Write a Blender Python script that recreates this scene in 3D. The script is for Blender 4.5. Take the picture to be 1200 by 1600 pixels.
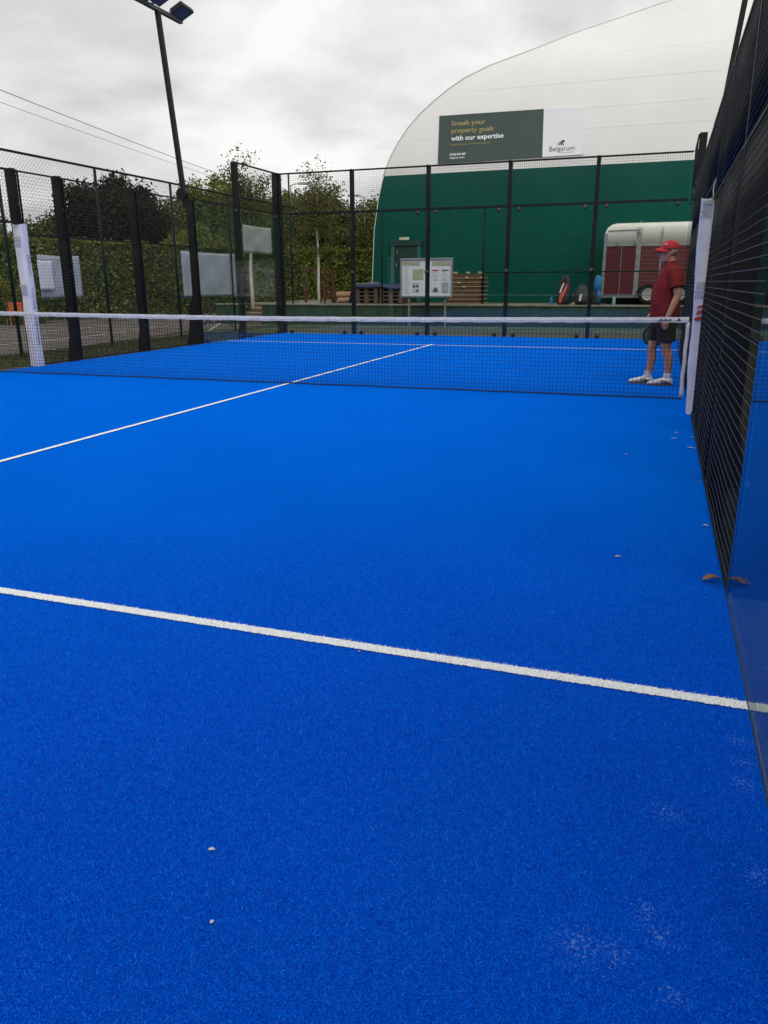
import bpy, bmesh, math, random
import numpy as np
from mathutils import Vector, Matrix
rnd = random.Random(7); nr = np.random.default_rng(11)
PI = math.pi
sc = bpy.context.scene
for o in list(bpy.data.objects): bpy.data.objects.remove(o)
C = sc.collection

# ------------------------------------------------------------------ camera
cd = bpy.data.cameras.new('camera'); cam = bpy.data.objects.new('camera', cd); C.objects.link(cam)
yaw, pit, rol = math.radians(-19.288), math.radians(-16.543), math.radians(-0.290)
f_ = Vector((math.sin(yaw)*math.cos(pit), math.cos(yaw)*math.cos(pit), math.sin(pit)))
r0 = Vector((math.cos(yaw), -math.sin(yaw), 0)); u0 = r0.cross(f_)
r_ = math.cos(rol)*r0 + math.sin(rol)*u0; u_ = -math.sin(rol)*r0 + math.cos(rol)*u0
M = Matrix((( r_.x, u_.x, -f_.x, 4.634), (r_.y, u_.y, -f_.y, -9.382), (r_.z, u_.z, -f_.z, 1.2864), (0,0,0,1)))
cam.matrix_world = M
cd.sensor_fit = 'HORIZONTAL'; cd.sensor_width = 36.0; cd.lens = 36.0*1204.3/1200.0
cd.clip_start = 0.02; cd.clip_end = 2000
sc.camera = cam
# ------------------------------------------------------------------ world: overcast sky
SUN_EL, SUN_AZ = math.radians(50), math.radians(150)     # azimuth clockwise from +Y
w = bpy.data.worlds.new('World'); sc.world = w; w.use_nodes = True
nt = w.node_tree; N = nt.nodes; L = nt.links; N.clear()
out = N.new('ShaderNodeOutputWorld'); bg = N.new('ShaderNodeBackground'); L.new(bg.outputs[0], out.inputs[0])
sky = N.new('ShaderNodeTexSky'); sky.sky_type = 'NISHITA'; sky.sun_disc = False
sky.sun_elevation = SUN_EL; sky.sun_rotation = SUN_AZ
tc = N.new('ShaderNodeTexCoord'); sep = N.new('ShaderNodeSeparateXYZ'); L.new(tc.outputs['Generated'], sep.inputs[0])
def wm(op, a, b):
    n = N.new('ShaderNodeMath'); n.operation = op
    for i, v in enumerate((a, b)):
        if v is None: continue
        if isinstance(v, (int, float)): n.inputs[i].default_value = v
        else: L.new(v, n.inputs[i])
    return n.outputs[0]
zz = wm('ADD', wm('MAXIMUM', sep.outputs[2], 0.0), 0.30)
cx = wm('DIVIDE', sep.outputs[0], zz); cy = wm('DIVIDE', sep.outputs[1], zz)
cmb = N.new('ShaderNodeCombineXYZ'); L.new(cx, cmb.inputs[0]); L.new(cy, cmb.inputs[1])
n1 = N.new('ShaderNodeTexNoise'); n1.inputs['Scale'].default_value = 1.7; n1.inputs['Detail'].default_value = 7; n1.inputs['Roughness'].default_value = .5
n1.inputs['Distortion'].default_value = .35; L.new(cmb.outputs[0], n1.inputs['Vector'])
n2 = N.new('ShaderNodeTexNoise'); n2.inputs['Scale'].default_value = 5.5; n2.inputs['Detail'].default_value = 6; L.new(cmb.outputs[0], n2.inputs['Vector'])
mixf = wm('ADD', wm('MULTIPLY', n1.outputs[0], .8), wm('MULTIPLY', n2.outputs[0], .2))
rp = N.new('ShaderNodeValToRGB'); L.new(mixf, rp.inputs[0])
rp.color_ramp.elements[0].position = .39; rp.color_ramp.elements[0].color = (.53,.52,.52,1)
rp.color_ramp.elements[1].position = .60; rp.color_ramp.elements[1].color = (.86,.845,.825,1)
e = rp.color_ramp.elements.new(.5); e.color = (.70,.69,.685,1)
sk = N.new('ShaderNodeVectorMath'); sk.operation = 'SCALE'; sk.inputs[3].default_value = .10; L.new(sky.outputs[0], sk.inputs[0])
mx = N.new('ShaderNodeMix'); mx.data_type = 'RGBA'; mx.inputs[0].default_value = .94
L.new(sk.outputs[0], mx.inputs[6]); L.new(rp.outputs[0], mx.inputs[7]); L.new(mx.outputs[2], bg.inputs[0]); bg.inputs[1].default_value = 1.0
# ------------------------------------------------------------------ sun (veiled by cloud)
sl = bpy.data.lights.new('sun', 'SUN'); sl.energy = 1.1; sl.angle = math.radians(60); sl.color = (1, .97, .93)
so = bpy.data.objects.new('sun', sl); C.objects.link(so)
sd = Vector((math.sin(SUN_AZ)*math.cos(SUN_EL), math.cos(SUN_AZ)*math.cos(SUN_EL), math.sin(SUN_EL)))
so.rotation_euler = sd.to_track_quat('Z', 'Y').to_euler()
sc.view_settings.view_transform = 'Standard'; sc.view_settings.look = 'None'
sc.view_settings.exposure = 0.24; sc.view_settings.gamma = 1.0; sc.view_settings.use_curve_mapping = False
sc.render.engine = 'CYCLES'
sc.cycles.transparent_max_bounces = 32; sc.cycles.max_bounces = 10

# ------------------------------------------------------------------ materials
def nmat(name):
    m = bpy.data.materials.new(name); m.use_nodes = True
    t = m.node_tree; b = t.nodes['Principled BSDF']; return m, t, b
def mat(name, col, rough=.6, metal=0., var=.12, vs=4., bump=0., bs=60., spec=.5, detail=6, col2=None, coat=0.):
    """base colour with noise variation and fine relief"""
    m, t, b = nmat(name)
    b.inputs['Roughness'].default_value = rough; b.inputs['Metallic'].default_value = metal
    b.inputs['Specular IOR Level'].default_value = spec; b.inputs['Coat Weight'].default_value = coat
    g = t.nodes.new('ShaderNodeNewGeometry')
    n = t.nodes.new('ShaderNodeTexNoise'); n.inputs['Scale'].default_value = vs; n.inputs['Detail'].default_value = detail
    t.links.new(g.outputs['Position'], n.inputs['Vector'])
    r = t.nodes.new('ShaderNodeValToRGB'); t.links.new(n.outputs[0], r.inputs[0])
    c2 = col2 or tuple(min(1, c*(1+var)) for c in col)
    c1 = tuple(c*(1-var) for c in col) if not col2 else col
    r.color_ramp.elements[0].position = .3; r.color_ramp.elements[0].color = (*c1, 1)
    r.color_ramp.elements[1].position = .7; r.color_ramp.elements[1].color = (*c2, 1)
    t.links.new(r.outputs[0], b.inputs['Base Color'])
    if bump:
        n3 = t.nodes.new('ShaderNodeTexNoise'); n3.inputs['Scale'].default_value = bs; n3.inputs['Detail'].default_value = 5
        t.links.new(g.outputs['Position'], n3.inputs['Vector'])
        bp = t.nodes.new('ShaderNodeBump'); bp.inputs['Strength'].default_value = bump; bp.inputs['Distance'].default_value = .02
        t.links.new(n3.outputs[0], bp.inputs['Height']); t.links.new(bp.outputs[0], b.inputs['Normal'])
    return m
def leafmat(name, cols, transl=.25, rough=.6, spec=.3):
    m, t, b = nmat(name)
    g = t.nodes.new('ShaderNodeNewGeometry'); r = t.nodes.new('ShaderNodeValToRGB')
    t.links.new(g.outputs['Random Per Island'], r.inputs[0])
    while len(r.color_ramp.elements) < len(cols): r.color_ramp.elements.new(.5)
    for i, c in enumerate(cols):
        r.color_ramp.elements[i].position = i/(len(cols)-1); r.color_ramp.elements[i].color = (*c, 1)
    t.links.new(r.outputs[0], b.inputs['Base Color']); b.inputs['Roughness'].default_value = rough
    b.inputs['Specular IOR Level'].default_value = spec
    tr = t.nodes.new('ShaderNodeBsdfTranslucent'); t.links.new(r.outputs[0], tr.inputs[0])
    ms = t.nodes.new('ShaderNodeMixShader'); ms.inputs[0].default_value = transl
    t.links.new(b.outputs[0], ms.inputs[1]); t.links.new(tr.outputs[0], ms.inputs[2])
    t.links.new(ms.outputs[0], t.nodes['Material Output'].inputs[0]); return m
def glassmat(name, tint):
    """architectural glass: Schlick reflection over a tinted clear body"""
    m, t, b = nmat(name); t.nodes.remove(b)
    g = t.nodes.new('ShaderNodeNewGeometry')
    d = t.nodes.new('ShaderNodeVectorMath'); d.operation = 'DOT_PRODUCT'
    t.links.new(g.outputs['Normal'], d.inputs[0]); t.links.new(g.outputs['Incoming'], d.inputs[1])
    def mm(op, a, bb):
        n = t.nodes.new('ShaderNodeMath'); n.operation = op
        for i, v in enumerate((a, bb)):
            if v is None: continue
            if isinstance(v, (int, float)): n.inputs[i].default_value = v
            else: t.links.new(v, n.inputs[i])
        return n.outputs[0]
    F = mm('ADD', mm('MULTIPLY', mm('POWER', mm('SUBTRACT', 1.0, mm('ABSOLUTE', d.outputs['Value'], None)), 5.0), .70), .035)
    tr = t.nodes.new('ShaderNodeBsdfTransparent'); tr.inputs[0].default_value = (*tint, 1)
    gl = t.nodes.new('ShaderNodeBsdfGlossy'); gl.inputs['Roughness'].default_value = .004; gl.inputs[0].default_value = (.93,.96,.96,1)
    ms = t.nodes.new('ShaderNodeMixShader'); t.links.new(F, ms.inputs[0]); t.links.new(tr.outputs[0], ms.inputs[1]); t.links.new(gl.outputs[0], ms.inputs[2])
    t.links.new(ms.outputs[0], t.nodes['Material Output'].inputs[0]); return m
def turfmat():
    m, t, b = nmat('blue_turf')
    g = t.nodes.new('ShaderNodeNewGeometry'); P = g.outputs['Position']
    def noise(s, d=4, r=.6):
        n = t.nodes.new('ShaderNodeTexNoise'); n.inputs['Scale'].default_value = s; n.inputs['Detail'].default_value = d; n.inputs['Roughness'].default_value = r
        t.links.new(P, n.inputs['Vector']); return n.outputs[0]
    def mm(op, a, bb=None, c=None):
        n = t.nodes.new('ShaderNodeMath'); n.operation = op
        for i, v in enumerate((a, bb, c)):
            if v is None: continue
            if isinstance(v, (int, float)): n.inputs[i].default_value = v
            else: t.links.new(v, n.inputs[i])
        return n.outputs[0]
    fine = noise(230, 1, .6); mid = noise(40, 4); big = noise(.9, 5)
    mix = mm('ADD', mm('MULTIPLY', fine, .72), mm('ADD', mm('MULTIPLY', mid, .16), mm('MULTIPLY', big, .12)))
    r = t.nodes.new('ShaderNodeValToRGB'); t.links.new(mix, r.inputs[0])
    for i, (p, c) in enumerate(((.36, (.0001,.042,.38)), (.5, (.0002,.070,.54)), (.64, (.004,.130,.76)))):
        if i > 1: r.color_ramp.elements.new(p)
        r.color_ramp.elements[i].position = p; r.color_ramp.elements[i].color = (*c, 1)
    # sand scuffs left on the carpet
    spots = [(4.72,-7.94,.045),(4.745,-8.0,.05),(4.59,-8.08,.075),(4.66,-8.075,.05),(4.76,-7.59,.06),(4.965,-7.19,.045),(4.965,-7.29,.045),
             (4.96,-7.75,.05),(4.77,-8.14,.03),(4.985,-3.94,.05),(4.95,-7.4,.05)]
    acc = None
    for x, y, rad in spots:
        d = t.nodes.new('ShaderNodeVectorMath'); d.operation = 'DISTANCE'; t.links.new(P, d.inputs[0]); d.inputs[1].default_value = (x, y, 0)
        k = mm('SUBTRACT', 1.0, mm('DIVIDE', d.outputs['Value'], rad*1.3))
        acc = k if acc is None else mm('MAXIMUM', acc, k)
    s = mm('MULTIPLY', mm('MAXIMUM', acc, 0.0), 1.0)
    gr = noise(120, 3, .7)
    sm = mm('MULTIPLY', mm('SUBTRACT', mm('ADD', gr, mm('MULTIPLY', s, .16)), .645), 9.0)
    cl = t.nodes.new('ShaderNodeClamp'); t.links.new(mm('MULTIPLY', sm, mm('GREATER_THAN', s, .01)), cl.inputs[0])
    # isolated pale grains everywhere
    spk = t.nodes.new('ShaderNodeClamp'); t.links.new(mm('MULTIPLY', mm('SUBTRACT', noise(95, 2, .5), .775), 20.0), spk.inputs[0])
    tot = mm('MULTIPLY', mm('MAXIMUM', cl.outputs[0], mm('MULTIPLY', spk.outputs[0], .35)), .5)
    mx = t.nodes.new('ShaderNodeMix'); mx.data_type = 'RGBA'; t.links.new(tot, mx.inputs[0]); t.links.new(r.outputs[0], mx.inputs[6]); mx.inputs[7].default_value = (.26,.48,.80,1)
    t.links.new(mx.outputs[2], b.inputs['Base Color'])
    b.inputs['Roughness'].default_value = .9; b.inputs['Specular IOR Level'].default_value = 0.
    sh = t.nodes.new('ShaderNodeBsdfSheen'); sh.inputs[0].default_value = (0,.20,.60,1); sh.inputs['Roughness'].default_value = .5
    ad = t.nodes.new('ShaderNodeAddShader'); t.links.new(b.outputs[0], ad.inputs[0]); t.links.new(sh.outputs[0], ad.inputs[1]); t.links.new(ad.outputs[0], t.nodes['Material Output'].inputs[0])
    bp = t.nodes.new('ShaderNodeBump'); bp.inputs['Strength'].default_value = .55; bp.inputs['Distance'].default_value = .006
    t.links.new(mm('ADD', fine, mm('MULTIPLY', mid, .6)), bp.inputs['Height']); t.links.new(bp.outputs[0], b.inputs['Normal'])
    return m
MT = dict(
  turf=turfmat(), line=mat('white_turf', (.88,.91,.92), .9, vs=70, bump=.3, bs=300, spec=.1, col2=(.94,.95,.94)),
  black=mat('black_powder_coat', (.008,.008,.0078), .5, var=.3, vs=9, bump=.05, bs=200, spec=.28),
  wire=mat('black_wire', (.009,.0085,.007), .38, var=.2, vs=30, spec=.38),
  gwire=mat('green_chainlink', (.012,.028,.02), .5, var=.3, vs=20),
  gpost=mat('green_post', (.006,.022,.017), .6, var=.3, vs=6, spec=.15),
  cord=mat('net_cord', (.010,.010,.012), .8, var=.2),
  band=mat('net_band', (.66,.66,.68), .75, var=.16, vs=30, bump=.3, bs=90),
  glass=glassmat('toughened_glass', (.935,.955,.945)),
  clamp=mat('clamp', (.01,.01,.01), .4),
  pad=mat('white_pvc_pad', (.72,.73,.80), .38, var=.06, vs=5, bump=.25, bs=14),
  padband=mat('grey_green_print', (.45,.50,.44), .5), ink=mat('slate_ink', (.16,.17,.26), .5), red=mat('red_ink', (.45,.06,.05), .5),
  navy=mat('navy_lining', (.012,.016,.05), .6),
  grass=mat('grass_ground', (.045,.062,.018), .95, var=.4, vs=3, bump=.6, bs=30, col2=(.10,.10,.04)),
  tarmac=mat('tarmac_yard', (.085,.075,.068), .9, var=.25, vs=1.2, bump=.5, bs=80, col2=(.17,.145,.125)),
  yline=mat('worn_yard_paint', (.50,.48,.44), .8, var=.35, vs=9), yorange=mat('worn_orange_paint', (.40,.24,.12), .8, var=.35, vs=9),
  court2=mat('old_green_court', (.045,.085,.05), .9, var=.25, vs=1.5, bump=.3, bs=60, col2=(.085,.12,.06)),
  kerb=mat('concrete_kerb', (.018,.036,.042), .9, var=.3, vs=5, bump=.4, bs=60),
  soil=mat('terrace_soil', (.17,.135,.10), .95, var=.3, vs=2, bump=.5, bs=25),
  gwall=mat('painted_green_wall', (.016,.050,.032), .8, var=.35, vs=2.5, bump=.3, bs=30, col2=(.032,.070,.040)),
  coping=mat('stone_coping', (.24,.23,.19), .9, var=.3, vs=3, bump=.4, bs=40),
  step=mat('step_brick', (.20,.12,.08), .9, var=.3, vs=6, bump=.4, bs=50), tread=mat('step_tread', (.38,.32,.25), .9, var=.2, vs=6),
  domew=mat('dome_white_fabric', (.79,.785,.75), .5, var=.05, vs=.45, bump=.10, bs=2.2, spec=.3),
  domeg=mat('dome_green_fabric', (.0015,.082,.061), .5, var=.10, vs=.5, bump=.05, bs=1.3, spec=.12),
  doorg=mat('green_door', (.005,.044,.032), .4, var=.1, vs=2), dframe=mat('green_door_frame', (.02,.125,.09), .4),
  steel=mat('brushed_steel', (.45,.46,.46), .4, metal=.8), lampw=mat('lamp_cover', (.62,.55,.42), .4),
  signg=mat('sign_green', (.030,.058,.047), .45, var=.06, vs=2), signw=mat('sign_white', (.79,.79,.81), .45, var=.03, vs=2),
  gold=mat('gold_print', (.42,.34,.10), .5), white=mat('white_print', (.80,.80,.78), .5), ink2=mat('charcoal_print', (.10,.10,.13), .5),
  cream=mat('trailer_cream', (.78,.75,.66), .35, var=.05, vs=2, coat=.2), maroon=mat('trailer_maroon', (.10,.010,.016), .40, var=.15, vs=3, coat=.1),
  maroon2=mat('trailer_maroon_board', (.125,.016,.018), .5, var=.2, vs=5), galv=mat('galvanised', (.34,.34,.33), .45, metal=.6, var=.2, vs=12),
  tyre=mat('tyre', (.016,.016,.016), .8, var=.2), rim=mat('rim', (.50,.50,.48), .4, metal=.5),
  underbody=mat('underbody', (.02,.02,.02), .8),
  wood=mat('pallet_wood', (.105,.075,.05), .85, var=.35, vs=7, bump=.3, bs=40), wood2=mat('brown_board', (.105,.055,.024), .8, var=.3, vs=7, bump=.2, bs=40),
  endgrain=mat('pale_wood', (.48,.38,.25), .85, var=.2, vs=9), tarp=mat('blue_tarp', (.012,.025,.085), .45, var=.3, vs=5, bump=.4, bs=9),
  carpet=mat('tan_roll', (.36,.22,.13), .9, var=.15, vs=20), carpete=mat('roll_end', (.55,.47,.38), .9),
  rust=mat('red_oxide', (.10,.028,.018), .8, var=.3, vs=10), dark=mat('dark_steel', (.03,.032,.03), .6),
  sheet=mat('white_sheet', (.62,.66,.72), .5, var=.08, vs=2.5, bump=.5, bs=3), sheet2=mat('bright_sheet', (.78,.80,.86), .5, var=.04),
  sheet3=mat('cream_sheet', (.60,.63,.60), .5, var=.08, vs=2.5, bump=.5, bs=3),
  orange=mat('orange_barrier', (.65,.12,.05), .6, var=.2, vs=10),
  bark=mat('bark', (.07,.055,.04), .9, var=.3, vs=8, bump=.5, bs=30), birchbark=mat('birch_bark', (.62,.58,.50), .8, var=.25, vs=14, bump=.3, bs=30),
  cable=mat('cable', (.30,.30,.31), .7), lampglass=mat('lamp_glass', (.07,.10,.18), .12, var=.15, vs=3, spec=.8), alu=mat('cast_alloy', (.10,.10,.10), .5, metal=.5),
  skin=mat('skin', (.46,.235,.155), .5, var=.12, vs=18, bump=.08, bs=120), beard=mat('grey_beard', (.30,.245,.215), .9, var=.3, vs=150),
  shirt=mat('red_tshirt', (.19,.020,.022), .9, var=.10, vs=20, bump=.30, bs=11, spec=.2), shorts=mat('black_shorts', (.013,.0125,.012), .85, var=.2, vs=15, bump=.35, bs=16),
  cap=mat('red_cap', (.50,.010,.022), .7, var=.08, vs=20), sock=mat('white_sock', (.70,.70,.72), .9, bump=.4, bs=200), shoe=mat('white_trainer', (.70,.69,.67), .55, var=.1, vs=30),
  sole=mat('shoe_sole', (.10,.09,.09), .7), lens=mat('dark_lens', (.006,.006,.008), .12), racket=mat('racket_black', (.02,.02,.022), .4), racketf=mat('racket_face', (.20,.24,.06), .5, var=.4, vs=25),
  bagk=mat('bag_black', (.014,.013,.016), .6, var=.3, vs=10), bago=mat('bag_orange', (.62,.09,.045), .5), bagg=mat('bag_grey', (.045,.045,.05), .8, var=.2, vs=20),
  bagb=mat('bag_blue', (.010,.16,.36), .6, var=.2, vs=8), bottle=mat('bottle_blue', (.03,.16,.33), .2), bottlec=mat('bottle_clear', (.30,.42,.50), .15), ball=mat('tennis_ball', (.55,.60,.08), .9),
  paper=mat('paper', (.72,.73,.76), .8, var=.03), khaki=mat('khaki_heading', (.42,.42,.30), .8), pink=mat('red_heading', (.55,.13,.13), .7), greyp=mat('grey_print', (.38,.38,.42), .8), teal=mat('teal_print', (.07,.15,.13), .8),
  fixing=mat('bolt', (.20,.20,.2), .4, metal=.7),
  lf_dry=mat('dry_leaf', (.28,.13,.05), .7, var=.4, vs=60, bump=.3, bs=150), lf_pale=mat('pale_leaf', (.48,.42,.33), .8, var=.3, vs=60), lf_white=mat('white_fragment', (.66,.66,.62), .8, var=.15, vs=80),
  hedge=leafmat('hedge_leaf', [(0.055, 0.075, 0.022), (0.13, 0.165, 0.044), (0.22, 0.26, 0.08), (0.33, 0.36, 0.14)], 0.35, 0.5, 0.25),
  hedge2=leafmat('hedge_leaf_yellow', [(0.055, 0.08, 0.02), (0.14, 0.175, 0.036), (0.26, 0.3, 0.06), (0.4, 0.42, 0.1)], 0.35, 0.5, 0.25),  # yellower leaf tone of the terrace hedge
  hcore=mat('hedge_core', (.035,.045,.014), .95, var=.5, vs=6),  # dark fill colour standing in for the shadow deep inside the hedges
  beech=leafmat('copper_leaf', [(0.012, 0.008, 0.008), (0.022, 0.016, 0.013), (0.04, 0.029, 0.02), (0.07, 0.055, 0.03)], 0.15, 0.8, 0.08),
  green=leafmat('tree_leaf', [(0.045, 0.066, 0.018), (0.1, 0.13, 0.03), (0.17, 0.19, 0.045), (0.25, 0.25, 0.07)], 0.28, 0.6, 0.15),
  dkgreen=leafmat('dark_tree_leaf', [(0.038, 0.052, 0.018), (0.075, 0.095, 0.028), (0.13, 0.145, 0.042), (0.19, 0.195, 0.07)], 0.25, 0.6, 0.15),
  birchl=leafmat('birch_leaf', [(0.045, 0.055, 0.017), (0.09, 0.1, 0.028), (0.14, 0.14, 0.04), (0.21, 0.18, 0.055)], 0.3, 0.6, 0.15),
  ltgreen=leafmat('light_leaf', [(.056,.084,.017),(.126,.161,.028),(.224,.252,.042)], .28),
  tips=leafmat('new_growth_leaf', [(.06,.075,.014),(.14,.15,.025),(.25,.25,.04)], .3),
  pile=leafmat('turf_fibre', [(.0005,.125,.68),(.002,.175,.82),(.006,.23,.92),(.04,.36,.98)], .38, .8),
  linepile=leafmat('white_turf_fibre', [(.74,.80,.86),(.90,.91,.91),(.96,.96,.95)], .25, .8),
  blade=leafmat('grass_blade', [(.025,.045,.010),(.06,.085,.02),(.12,.12,.04)], .25),
)
MT['shirt'].node_tree.nodes['Bump'].inputs['Distance'].default_value = .05 if 'Bump' in MT['shirt'].node_tree.nodes else .02

# ------------------------------------------------------------------ building helpers
ORG = {}
def tag(o, label=None, cat=None, group=None, kind=None):
    if label: o['label'] = label
    if cat: o['category'] = cat
    if group: o['group'] = group
    if kind: o['kind'] = kind
    return o
def thing(name, label, cat, loc, group=None):
    o = bpy.data.objects.new(name, None); C.objects.link(o); o.location = loc; o.empty_display_size = .2
    ORG[o.name] = Vector(loc); return tag(o, label, cat, group)
class MB:
    def __init__(s): s.v = []; s.f = []; s.sm = []
    def add(s, vs, fs, smooth=False):
        k = len(s.v); s.v += [tuple(p) for p in vs]; s.f += [tuple(i+k for i in f) for f in fs]; s.sm += [smooth]*len(fs); return s
    def box(s, x0, x1, y0, y1, z0, z1):
        v = [(x,y,z) for z in (z0,z1) for y in (y0,y1) for x in (x0,x1)]
        return s.add(v, [(0,2,3,1),(4,5,7,6),(0,1,5,4),(2,6,7,3),(0,4,6,2),(1,3,7,5)])
    def bbox(s, x0, x1, y0, y1, z0, z1, b=.01):
        """box with chamfered edges"""
        bm = bmesh.new(); bmesh.ops.create_cube(bm, size=1)
        for v in bm.verts: v.co = ((x0+x1)/2+v.co.x*(x1-x0), (y0+y1)/2+v.co.y*(y1-y0), (z0+z1)/2+v.co.z*(z1-z0))
        bmesh.ops.bevel(bm, geom=bm.edges[:], offset=b, segments=1, affect='EDGES')
        bm.verts.index_update(); s.add([v.co for v in bm.verts], [[q.index for q in f.verts] for f in bm.faces]); bm.free(); return s
    def hull4(s, b, t):
        """prism between two quads"""
        return s.add(list(b)+list(t), [(3,2,1,0),(4,5,6,7),(0,1,5,4),(1,2,6,5),(2,3,7,6),(3,0,4,7)])
    def beam(s, p, q, w, h=None, up=(0,0,1)):
        p, q = Vector(p), Vector(q); h = h or w; d = (q-p).normalized(); up = Vector(up)
        if abs(d.dot(up)) > .98: up = Vector((1,0,0))
        a = d.cross(up).normalized()*w/2; b = a.cross(d).normalized()*h/2
        return s.hull4([p-a-b, p+a-b, p+a+b, p-a+b], [q-a-b, q+a-b, q+a+b, q-a+b])
    def tube(s, pts, rads, n=8, cap=True, smooth=True):
        pts = [Vector(p) for p in pts]
        if isinstance(rads, (int, float)): rads = [rads]*len(pts)
        rings = []; ref = None
        for i, p in enumerate(pts):
            d = (pts[min(i+1, len(pts)-1)]-pts[max(i-1, 0)]).normalized()
            if ref is None: ref = Vector((0,0,1)) if abs(d.z) < .9 else Vector((1,0,0))
            a = d.cross(ref).normalized(); b = d.cross(a).normalized(); ref = -b if False else ref
            rings.append([p+(a*math.cos(2*PI*k/n)+b*math.sin(2*PI*k/n))*rads[i] for k in range(n)])
        return s.loft(rings, cap, smooth)
    def loft(s, rings, cap=True, smooth=True):
        n = len(rings[0]); k = len(s.v); s.v += [tuple(p) for r in rings for p in r]
        for i in range(len(rings)-1):
            for j in range(n):
                s.f.append((k+i*n+j, k+i*n+(j+1)%n, k+(i+1)*n+(j+1)%n, k+(i+1)*n+j)); s.sm.append(smooth)
        if cap:
            s.f.append(tuple(k+j for j in reversed(range(n)))); s.sm.append(False)
            s.f.append(tuple(k+(len(rings)-1)*n+j for j in range(n))); s.sm.append(False)
        return s
    def ell(s, c, r, nu=16, nv=10, rot=None):
        rings = []
        for i in range(nv+1):
            th = PI*i/nv; th = min(max(th, .02), PI-.02)
            ring = []
            for j in range(nu):
                ph = 2*PI*j/nu
                p = Vector((r[0]*math.sin(th)*math.cos(ph), r[1]*math.sin(th)*math.sin(ph), -r[2]*math.cos(th)))
                if rot: p = rot @ p
                ring.append(Vector(c)+p)
            rings.append(ring)
        return s.loft(rings, True, True)
    def lathe(s, c, prof, n=20, axis='z', smooth=True):
        rings = []
        for r, h in prof:
            ring = []
            for j in range(n):
                a = 2*PI*j/n; u, v = r*math.cos(a), r*math.sin(a)
                ring.append(Vector(c)+(Vector((u,v,h)) if axis=='z' else Vector((u,h,-v)) if axis=='y' else Vector((h,u,v))))
            rings.append(ring)
        return s.loft(rings, True, smooth)
    def mesh(s, name, org=Vector((0,0,0))):
        me = bpy.data.meshes.new(name); me.from_pydata([tuple(Vector(p)-org) for p in s.v], [], s.f)
        me.polygons.foreach_set('use_smooth', s.sm); me.update(); return me
    def build(s, name, m, parent=None, loc=None):
        org = ORG[parent.name] if parent is not None else Vector(loc or (0,0,0))
        o = bpy.data.objects.new(name, s.mesh(name, org)); C.objects.link(o)
        o.data.materials.append(MT[m] if isinstance(m, str) else m)
        if parent is not None: o.parent = parent
        else: o.location = org
        ORG[o.name] = org
        return o
def inst(name, me, parent, loc, rz=0):
    o = bpy.data.objects.new(name, me); C.objects.link(o); o.parent = parent
    o.location = Vector(loc)-ORG[parent.name]; o.rotation_euler = (0,0,rz); ORG[o.name] = Vector(loc); return o
def struct(name, mb, m, parent=None):
    o = mb.build(name, m, parent)
    if parent is None: o['kind'] = 'structure'
    return o
def quads_mesh(name, verts, m, parent=None, loc=None):
    """verts: (n,4,3) array -> one mesh of quads"""
    n = len(verts); org = ORG[parent.name] if parent is not None else Vector(loc or (0,0,0))
    v = np.asarray(verts, dtype=np.float32)-np.array(org, dtype=np.float32)
    me = bpy.data.meshes.new(name); me.vertices.add(4*n); me.vertices.foreach_set('co', v.reshape(-1))
    me.loops.add(4*n); me.loops.foreach_set('vertex_index', np.arange(4*n, dtype=np.int32))
    me.polygons.add(n); me.polygons.foreach_set('loop_start', np.arange(0, 4*n, 4, dtype=np.int32))
    me.update(calc_edges=True); me.validate()
    o = bpy.data.objects.new(name, me); C.objects.link(o); me.materials.append(MT[m])
    if parent is not None: o.parent = parent
    else: o.location = org
    ORG[o.name] = org; return o
def leaf_quads(cen, size, flat=0., aspect=.6):
    n = len(cen); a = nr.normal(size=(n,3)); a[:,2] *= (1-flat); a /= np.linalg.norm(a,axis=1)[:,None]
    b = nr.normal(size=(n,3)); b -= a*(a*b).sum(1)[:,None]; b /= np.linalg.norm(b,axis=1)[:,None]
    s = size*nr.uniform(.6,1.4,n)[:,None]; a = a*s; b = b*s*aspect
    return np.stack([cen-a, cen+b-.1*a, cen+a, cen-b-.1*a], 1)
def text_mesh(txt, bold=0.):
    cu = bpy.data.curves.new('t', 'FONT'); cu.body = txt; cu.offset = bold; cu.resolution_u = 3
    ob = bpy.data.objects.new('t', cu); C.objects.link(ob)
    dg = bpy.context.evaluated_depsgraph_get(); me = bpy.data.meshes.new_from_object(ob.evaluated_get(dg))
    vs = np.array([v.co[:] for v in me.vertices]); fs = [tuple(p.vertices) for p in me.polygons]
    bpy.data.objects.remove(ob); bpy.data.curves.remove(cu); bpy.data.meshes.remove(me)
    return vs, fs
def put_text(name, txt, m, parent, fn, x0, x1, base, cap, bold=0.):
    """lettering laid on a surface; fn(s,t)->point; cap = cap height in t"""
    vs, fs = text_mesh(txt, bold)
    lo, hi = vs[:,0].min(), vs[:,0].max()
    par = list(range(len(vs)))
    def root(i):
        while par[i] != i: par[i] = par[par[i]]; i = par[i]
        return i
    for f in fs:
        for k in f[1:]: par[root(k)] = root(f[0])
    isl = {}
    for f in fs: isl.setdefault(root(f[0]), []).append(f)
    rows = sorted((min(vs[i][0] for f in F for i in f), max(vs[i][0] for f in F for i in f), F) for F in isl.values())
    words = []
    for a, b, F in rows:
        if words and a-words[-1][0] < .15: words[-1][0] = max(words[-1][0], b); words[-1][1] += F
        else: words.append([b, list(F)])
    for _, F in words:                                      # one mesh per word
        ids = sorted({i for f in F for i in f}); mp = {i: k for k, i in enumerate(ids)}
        mb = MB(); mb.add([fn(x0+(vs[i][0]-lo)/(hi-lo)*(x1-x0), base+vs[i][1]/.69*cap) for i in ids], [tuple(mp[i] for i in f) for f in F])
        mb.build(name, m, parent)

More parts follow.
